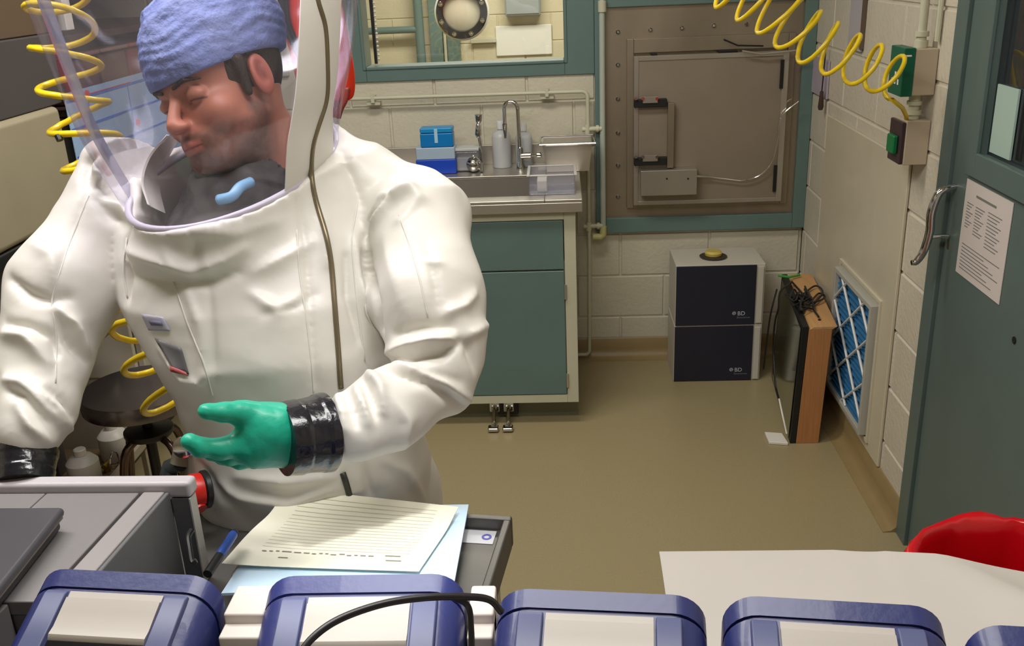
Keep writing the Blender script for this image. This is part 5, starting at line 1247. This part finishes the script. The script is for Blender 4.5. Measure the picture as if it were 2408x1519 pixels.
# ------------------------------------------------------------------ steel cart
ang = math.atan2(.031, .237)   # cart is turned a little
cz = 1.02; O = atZ(1205, 1212, cz); ux = np.array([math.cos(-ang*.25), math.sin(-ang*.25), 0]); ex = atZ(480, 1214, cz)-O; ex /= np.linalg.norm(ex); ex[2] = 0
dy_ = atZ(1130, 1450, cz)-O; dy_ /= np.linalg.norm(dy_); ux = np.array([-dy_[1], dy_[0], 0]); ux = -ux if ux[0] < 0 else ux
def CT_(a, b, z): return O-ux*a+dy_*b+np.array([0, 0, z-cz])   # a = leftwards, b = towards the viewer
def cbox(mb, a0, a1, b0, b1, z0, z1):
    return mb.hexa([CT_(a1, b1, z0), CT_(a0, b1, z0), CT_(a0, b0, z0), CT_(a1, b0, z0), CT_(a1, b1, z1), CT_(a0, b1, z1), CT_(a0, b0, z1), CT_(a1, b0, z1)])
W_, D_ = .98, .365; zt = 1.0
M_cart = mat('cart_steel', (112, 110, 106), .5, .8, bump=.03, bscale=30, var=.15, vscale=5)
t = thing('steel_cart', 'stainless steel cart with a raised rim under the papers and the grey instrument', 'cart', CT_(W_/2, D_/2, 0))
obj('cart_top', cbox(MB(), .012, W_-.012, .012, D_-.012, zt-.012, zt), M_cart, t)
for nm, r in (('far', (0, W_, 0, .012)), ('near', (0, W_, D_-.012, D_)), ('right', (0, .012, .012, D_-.012)), ('left', (W_-.012, W_, .012, D_-.012))):
    obj('rim', cbox(MB(), *r, zt-.03, cz), M_cart, t, bevel=.003)
for a in (.02, W_-.045):
    for b in (.02, D_-.045): obj('leg', cbox(MB(), a, a+.025, b, b+.025, .08, zt-.0125), M_steel, t, bevel=.003)
obj('lower_shelf', cbox(MB(), .012, W_-.012, .012, D_-.012, .25, .27), M_steel, t, bevel=.003)
for a in (.032, W_-.032):
    for b in (.032, D_-.032): 
        c = CT_(a, b, .04); obj('caster', MB().lathe([(.02, -.012), (.038, -.01), (.038, .01), (.02, .012)], c, ux, 20), M_black, t, smooth=True)
lb_ = obj('printed_label', cbox(MB(), .022, .115, .016, .050, zt+.0004, zt+.001), mat('label_white', (200, 200, 204), .5), t)
c = CT_(.034, .033, zt+.0011); obj('label_emblem', MB().lathe([(.0075, 0), (.0075, .0005), (.004, .0005), (.004, .0)], c, (0, 0, 1), 20, ring=True), mat('label_blue', (80, 84, 170), .5), t)
# ------------------------------------------------------------------ grey instrument box (left)
bz = 1.15; B0 = atZ(398, 1152, bz); B1 = atZ(250, 1322, bz); by = B1-B0; by /= np.linalg.norm(by); bx_ = np.array([-by[1], by[0], 0]); bx_ = -bx_ if bx_[0] < 0 else bx_
bx_ = np.array([1., -.012, 0]); bx_ /= np.linalg.norm(bx_)
def BB(a, b, z): return B0-bx_*a+by*b+np.array([0, 0, z-bz])
def bbox(mb, a0, a1, b0, b1, z0, z1): return mb.hexa([BB(a1, b1, z0), BB(a0, b1, z0), BB(a0, b0, z0), BB(a1, b0, z0), BB(a1, b1, z1), BB(a0, b1, z1), BB(a0, b0, z1), BB(a1, b0, z1)])
M_gp = mat('instrument_grey', (128, 124, 124), .45, var=.03); M_gd = mat('instrument_dark', (104, 104, 106), .45)
t = thing('grey_instrument', 'long grey instrument with a flanged back edge and grooved top at the lower left', 'instrument', BB(.25, .1, zt))
obj('side_panel', bbox(MB(), -.002, .004, .004, .24, zt+.002, bz-.001), M_gd, t, bevel=.002)
obj('top_strip', bbox(MB(), .0045, .034, .004, .24, bz-.02, bz), mat('instrument_light', (154, 148, 148), .4), t, bevel=.002)
for (a0, a1) in ((.040, .17), (.1715, .29), (.2915, .56)): obj('top_panel', bbox(MB(), a0, a1, .004, .24, bz-.02, bz-.001), M_gp, t, bevel=.002)
obj('body', bbox(MB(), .0045, .55, .006, .238, zt+.002, bz-.021), M_gd, t)
obj('back_flange', bbox(MB(), -.030, .56, -.022, .003, bz-.012, bz+.012), mat('flange_pale', (196, 190, 194), .4), t, bevel=.006, seg=4)
obj('back_plate', bbox(MB(), -.0285, -.0265, -.014, .004, zt+.002, bz-.0121), mat('flange_edge', (200, 196, 190), .4), t)
obj('back_inner', bbox(MB(), -.0262, -.0022, -.012, .003, zt+.002, bz-.0121), M_gd, t)
obj('front_ledge', bbox(MB(), .075, .56, .241, .40, zt+.002, bz-.003), M_gp, t, bevel=.002)
# handle on the side panel
hh = obj('side_handle', MB().tube(spline([P(452, 1245, 1.20), P(443, 1262, 1.195), P(446, 1290, 1.185), P(452, 1322, 1.175), P(462, 1318, 1.175)], 5), .0035, 8), M_black, t, smooth=True)
# laptop
lz = bz+.002
l1, l2 = atZ(152, 1190, lz+.03), atZ(0, 1380, lz+.03); ld = l2-l1; ld /= np.linalg.norm(ld)
def LL(a, b, z): return np.array([l1[0], l1[1], 0])-bx_*a+ld*b+np.array([0, 0, z])
t = thing('closed_laptop', 'closed dark laptop lying on the grey instrument at the left edge', 'laptop', LL(.15, .1, lz))
def lbox(a0, a1, b0, b1, z0, z1): return MB().hexa([LL(a1, b1, z0), LL(a0, b1, z0), LL(a0, b0, z0), LL(a1, b0, z0), LL(a1, b1, z1), LL(a0, b1, z1), LL(a0, b0, z1), LL(a1, b0, z1)])
obj('base', lbox(.008, .33, .004, .23, lz, lz+.013), mat('laptop_dark', (52, 48, 50), .4), t, bevel=.004)
obj('edge_band', lbox(.004, .334, .002, .234, lz+.0135, lz+.017), mat('laptop_edge', (150, 140, 134), .35, .6), t, bevel=.001)
obj('lid', lbox(.0, .338, .0, .236, lz+.0175, lz+.03), mat('laptop_lid', (72, 70, 76), .35), t, bevel=.006, seg=3)
# ------------------------------------------------------------------ bench under the blue instruments
t = thing('white_bench', 'off white instrument bench at the bottom edge carrying the blue monitors', 'bench', (.0, .66, 0))
BZ = 1.0; M_bn = mat('bench_offwhite', (200, 186, 176), .5)
obj('bench_top', MB().box(-1.0, 1.0, .30, .86, BZ-.03, BZ), M_bn, t, bevel=.004)
obj('bench_panel', MB().box(-.98, .98, .34, .83, .1, BZ-.031), M_bn, t)
obj('bench_plinth', MB().box(-.95, .95, .38, .8, .0, .099), M_dgrey, t)
# stepped backs of devices between the monitors
for (px0, px1, lab) in ((545, 640, 'beige stepped terminal block between the first two blue monitors'), (1105, 1165, 'pale stepped terminal block between the second and third blue monitors')):
    a = P(px0, 1402, 1.02); b = P(px1, 1402, 1.02)
    tt_ = thing('terminal_block', lab, 'block', ((a[0]+b[0])/2, a[1], BZ))
    zt_ = a[2]
    for k, (dz, yy, cc) in enumerate(((0, 0, (204, 192, 184)), (-.012, -.022, (210, 200, 192)), (-.03, -.036, (100, 92, 84)), (-.04, -.055, (176, 170, 156)))):
        obj('step', MB().box(a[0]+.0, b[0], a[1]+yy-.03, a[1]+yy+.0+.02, BZ+.001+.001*k, zt_+dz), mat('step%d' % k, cc, .5), tt_, bevel=.003)
# ------------------------------------------------------------------ blue monitors
M_blue = mat('blue_abs', (38, 46, 104), .4, coat=.1, bump=.05, bscale=90); M_pale = mat('pale_panel', (184, 177, 168), .45, var=.03)
def rr_ring(w, z0, z1, y, r, n=7):
    pts = [(-w/2, y, z0)]; 
    for k in range(n+1): q_ = PI-PI/2*k/n; pts.append((-w/2+r+r*math.cos(q_), y, z1-r+r*math.sin(q_)))
    for k in range(n+1): q_ = PI/2-PI/2*k/n; pts.append((w/2-r+r*math.cos(q_), y, z1-r+r*math.sin(q_)))
    pts.append((w/2, y, z0)); return pts
MW, MH, ML = .212, .205, .17
def zt_at(y): return MH+.36*y if y > -.03 else MH-.0108+.42*(y+.03)
def monitor(label):
    t = thing('blue_monitor', label, 'monitor', (0, 0, 0), 'blue monitors along the bench')
    r = .034
    obj('rear_shell', MB().loft([rr_ring(MW-.02, 0.001, MH-.014, .004, .022), rr_ring(MW-.006, 0.001, MH-.004, .001, r), rr_ring(MW, 0.001, MH, -.003, r), rr_ring(MW, .001, zt_at(-.022), -.022, r)]), M_blue, t, smooth=True)
    obj('seam', MB().loft([rr_ring(MW-.004, .001, zt_at(-.0225)-.002, -.0222, r), rr_ring(MW-.004, .001, zt_at(-.025)-.002, -.0252, r)]), mat('seam_navy', (18, 18, 70), .4), t, smooth=True)
    bz_ = obj('front_shell', MB().loft([rr_ring(MW, .001, zt_at(y), y, r) for y in (-.0255, -.03, -.06, -.10, -.14, -ML)]), M_blue, t, smooth=True)
    # raised side rails
    for s_ in (-1, 1):
        pr = []
        for y in (-.027, -.034, -.08, -.13, -ML+.004):
            z = zt_at(y); x0, x1 = sorted((s_*(MW/2-.052), s_*(MW/2-.024))); hgt = .0045 if y < -.03 else .001
            pr.append([(x0, y, z-.004), (x0+.002, y, z+hgt), (x1-.002, y, z+hgt), (x1, y, z-.004)])
        obj('side_rail', MB().loft(pr), mat('blue_rail', (82, 88, 126), .4), t, bevel=.001, smooth=True)
    w2 = MW/2-.053
    pr = []
    for y, dz in ((-.028, .0012), (-.036, .0012), (-.0365, .0035), (-.05, .003), (-.066, .002), (-.0755, .004), (-.079, .001)): pr.append([(-w2, y, zt_at(y)-.004), (-w2, y, zt_at(y)+dz), (w2, y, zt_at(y)+dz), (w2, y, zt_at(y)-.004)])
    obj('pale_panel', MB().loft(pr), M_pale, t, smooth=True)
    pr = [[(-w2, y, zt_at(y)-.004), (-w2, y, zt_at(y)+.0006), (w2, y, zt_at(y)+.0006), (w2, y, zt_at(y)-.004)] for y in (-.0795, -.13, -ML+.006)]
    obj('dark_screen', MB().loft(pr), mat('screen_dark', (20, 20, 24), .15), t)
    return t
LBL = ['blue framed monitor at the bottom left, in front of the grey instrument', 'blue framed monitor in front of the papers, with a black cable across it', 'blue framed monitor in the middle, just right of the steel cart corner', 'blue framed monitor in front of the white sheet', 'blue framed monitor cut off at the bottom right corner']
m0 = None
for i, (l, r_) in enumerate((((92, 1332), (520, 1352)), ((622, 1352), (1092, 1345)), ((1168, 1378), (1662, 1398)), ((1700, 1394), (2225, 1424)), ((2272, 1462), (2780, 1490)))):
    z = BZ+MH
    a, b = atZ(l[0], l[1], z), atZ(r_[0], r_[1], z); c = (a+b)/2; rz = math.atan2(b[1]-a[1], b[0]-a[0]); w_ = np.linalg.norm(b-a)
    if i == 0: m0 = monitor(LBL[0]); o = m0
    else: o = copy_tree(m0)
    o['label'] = LBL[i]; o.location = (c[0], c[1], BZ+.0005); o.rotation_euler.z = rz; o.scale = (w_/MW, 1, 1)
# black cable
t = thing('black_cable', 'thick black cable arching across the second blue monitor', 'cable', P(1000, 1405, .9))
obj('cable', MB().tube(spline([P(690, 1560, .80), P(735, 1500, .815), P(800, 1455, .83), (P(900, 1420, .845)), P(1000, 1405, .86), P(1090, 1403, .875), P(1150, 1410, .885), P(1180, 1440, .89)], 8), .0034, 10), mat('black_rubber', (30, 29, 33), .35), t, smooth='all')
obj('cable', MB().tube(spline([P(1062, 1402, .872), P(1100, 1425, .885), P(1108, 1480, .885), P(1110, 1560, .88)], 8), .003, 8), mat('black_rubber', (30, 29, 33), .35), t, smooth='all')
# ------------------------------------------------------------------ papers, folder, pen
def sheet(name, f, nx, ny, m, th=.0006, parent=None):
    top = [[f(i/nx, j/ny) for i in range(nx+1)] for j in range(ny+1)]; n = nx+1; N = n*(ny+1)
    vs = [tuple(p) for r in top for p in r]+[tuple(p-np.array([0, 0, th])) for r in top for p in r]; fs = []
    for j in range(ny):
        for i in range(nx): a = j*n+i; fs.append((a, a+1, a+n+1, a+n)); fs.append((N+a, N+a+n, N+a+n+1, N+a+1))
    ed = [i for i in range(n)]+[j*n+nx for j in range(1, ny+1)]+[ny*n+i for i in range(nx-1, -1, -1)]+[j*n for j in range(ny-1, 0, -1)]
    for k in range(len(ed)): a, b = ed[k], ed[(k+1) % len(ed)]; fs.append((a, N+a, N+b, b))
    return obj(name, MB().add(vs, fs), m, parent, smooth=True)
def bil(q, u_, v_): return (q[0]*(1-u_)+q[1]*u_)*(1-v_)+(q[3]*(1-u_)+q[2]*u_)*v_
zq_ = 1.032
q = [atZ(652, 1192, zq_), atZ(1102, 1186, zq_), atZ(1068, 1370, zq_), atZ(520, 1395, zq_)]
o = sheet('blue_folder', lambda u_, v_: bil(q, u_, v_), 6, 6, mat('ice_blue_folder', (206, 232, 252), .6), th=.004); tag(o, 'pale blue folder lying under the ruled paper on the cart', 'folder')
q2 = [atZ(682, 1178, zq_+.005), atZ(1080, 1205, zq_+.005), atZ(985, 1345, zq_+.005), atZ(522, 1330, zq_+.005)]
def pf(u_, v_):
    p = bil(q2, u_, v_).copy(); p[2] += .001+.022*math.exp(-((v_-.02)/.20)**2)*(1-.6*u_)+.010*(1-u_)**6*math.exp(-((v_-.55)/.4)**2)-.000; return p
t = thing('ruled_paper', 'cream ruled form with handwriting curling on top of the blue folder', 'paper', bil(q2, .5, .5))
sheet('sheet', pf, 24, 24, mat('cream_paper', (252, 249, 228), .75), parent=t)
mb = MB()
def mark(u0, u1, v_, w_=.004, off=.0006):
    n = 6; vs = []
    for k in range(n+1):
        u_ = u0+(u1-u0)*k/n; a, b = pf(u_, v_-w_/2), pf(u_, v_+w_/2); a[2] += off; b[2] += off; vs += [tuple(a), tuple(b)]
    mb.add(vs, [(2*k, 2*k+1, 2*k+3, 2*k+2) for k in range(n)])
for k in range(15): mark(.12, .90, .10+.046*k, .0035)
mb.f = mb.f
pr_ = obj('ruled_lines', mb, mat('line_grey', (206, 202, 176), .8), t)
pr_['kind'] = 'stuff'
mb = MB(); rg_ = random.Random(8); u_ = .14
while u_ < .72: 
    w2_ = rg_.uniform(.015, .05); mark(u_, u_+w2_, .80+rg_.uniform(-.008, .008), .012, .0009); u_ += w2_+.014
for (a_, b_, v_) in ((.25, .30, .88), (.78, .86, .79), (.80, .88, .86)): mark(a_, b_, v_, .012, .0009)
hw = obj('handwriting', mb, mat('pencil_grey', (150, 144, 128), .8), t); hw['kind'] = 'stuff'
# support block under the folder
q3 = [atZ(640, 1215, 1.0), atZ(1085, 1215, 1.0), atZ(1040, 1400, 1.0), atZ(560, 1420, 1.0)]
c0 = CT_(.11, .05, 1.001); 
obj_ = obj('note_block', cbox(MB(), .12, .36, .03, .20, zt+.0015, 1.0275), mat('pale_block', (206, 196, 186), .5), bevel=.003); tag(obj_, 'thick pale writing pad under the blue folder on the cart', 'pad')
a, b = atZ(492, 1345, 1.03), P(555, 1246, 1.37)
a = P(488, 1350, 1.25); b = P(556, 1245, 1.34)
t = thing('blue_pen', 'blue and black pen leaning between the instrument and the papers', 'pen', a)
d_ = (b-a)
obj('barrel', MB().tube([a+d_*.40, a+d_*.45, a+d_*.86, a+d_*.9], [.0055, .0065, .0065, .006], 12), mat('pen_blue', (50, 90, 180), .3), t, smooth=True)
obj('grip', MB().tube([a, a+d_*.4], .0062, 12), M_black, t, smooth=True)
obj('pen_tip', MB().tube([a+d_*.9, a+d_*.94, a+d_], [.0065, .005, .002], 12), M_black, t, smooth=True)
# ------------------------------------------------------------------ big white sheet and its cabinet
t = thing('draped_box', 'grey white cabinet covered with a large sheet of white bench paper at the lower right', 'box', (.5, 1.0, 0))
X0_, X1_ = .135, .66
E_ = [atZ(x, y, 1.0) for x, y in ((1550, 1301), (1960, 1297), (2080, 1306), (2408, 1352), (2600, 1378))]
obj('cabinet_body', MB().hexa([(E_[0][0]+.02, .875, 0), (.70, .875, 0), (.70, E_[4][1]-.02, 0), (E_[0][0]+.02, E_[0][1]-.02, 0), (E_[0][0]+.02, .875, .975), (.70, .875, .975), (.70, E_[4][1]-.02, .975), (E_[0][0]+.02, E_[0][1]-.02, .975)]), mat('cabinet_grey', (170, 164, 156), .5), t)
def sf(u_, v_):
    far = [np.array(e) for e in E_]; k = u_*4; i = min(3, int(k)); f = k-i; a = far[i]*(1-f)+far[i+1]*f
    b = np.array([E_[0][0]-.0+u_*(.72-E_[0][0]), .872, 1.0]); p = a*(1-v_)+b*v_
    p[2] = 1.003+(.034*math.exp(-abs((u_-.60-.30*v_)/.10)**1.4))*(.35+.65*min(1, v_*2))-.045*max(0, (.52-u_)/.52)*(v_**1.5)+.004*math.sin(u_*9)*v_
    return p
sheet('paper_cover', sf, 44, 16, mat('bench_paper', (186, 180, 172), .6, var=.04, vscale=5), th=.0015, parent=t)
# ------------------------------------------------------------------ red bag bin
rc_ = atZ(2285, 1222, .86); cx, cy, R = .735, rc_[1]-.13, .175
t = thing('red_bag_bin', 'bin lined with a glossy red biohazard bag beside the teal door', 'bin', (cx, cy, 0))
obj('bin_body', MB().lathe([(.14, 0), (.145, .01), (.174, .80), (.168, .80), (.14, .02)], (cx, cy, 0), (0, 0, 1), 32, ring=True), mat('bin_grey', (120, 116, 112), .5), t, smooth=True)
rings = []; rb_r = random.Random(6)
NB = 64
prof = [(.09, .30), (.140, .40), (.150, .60), (.154, .74), (.158, .815), (.164, .835), (.173, .845), (.182, .835), (.186, .79), (.188, .70), (.190, .6)]
for j, (r0, z) in enumerate(prof):
    row = []
    for k in range(NB):
        q_ = 2*PI*k/NB; n_ = noise.noise(Vector((math.cos(q_)*3.2, math.sin(q_)*3.2, j*.35)))*.012+noise.noise(Vector((math.cos(q_)*9, math.sin(q_)*9, j*.5+4)))*.006
        sq_ = 1.02
        row.append((cx+(r0*sq_*.98+n_)*math.cos(q_), cy+(r0*sq_*.98+n_)*math.sin(q_), z+n_*.8))
    rings.append(row)
mb = MB().loft(rings, cap=False); mb.f.append(tuple(range(NB)))
obj('red_liner', mb, mat('red_bag_film', (196, 8, 22), .25, coat=.3), t, smooth='all')
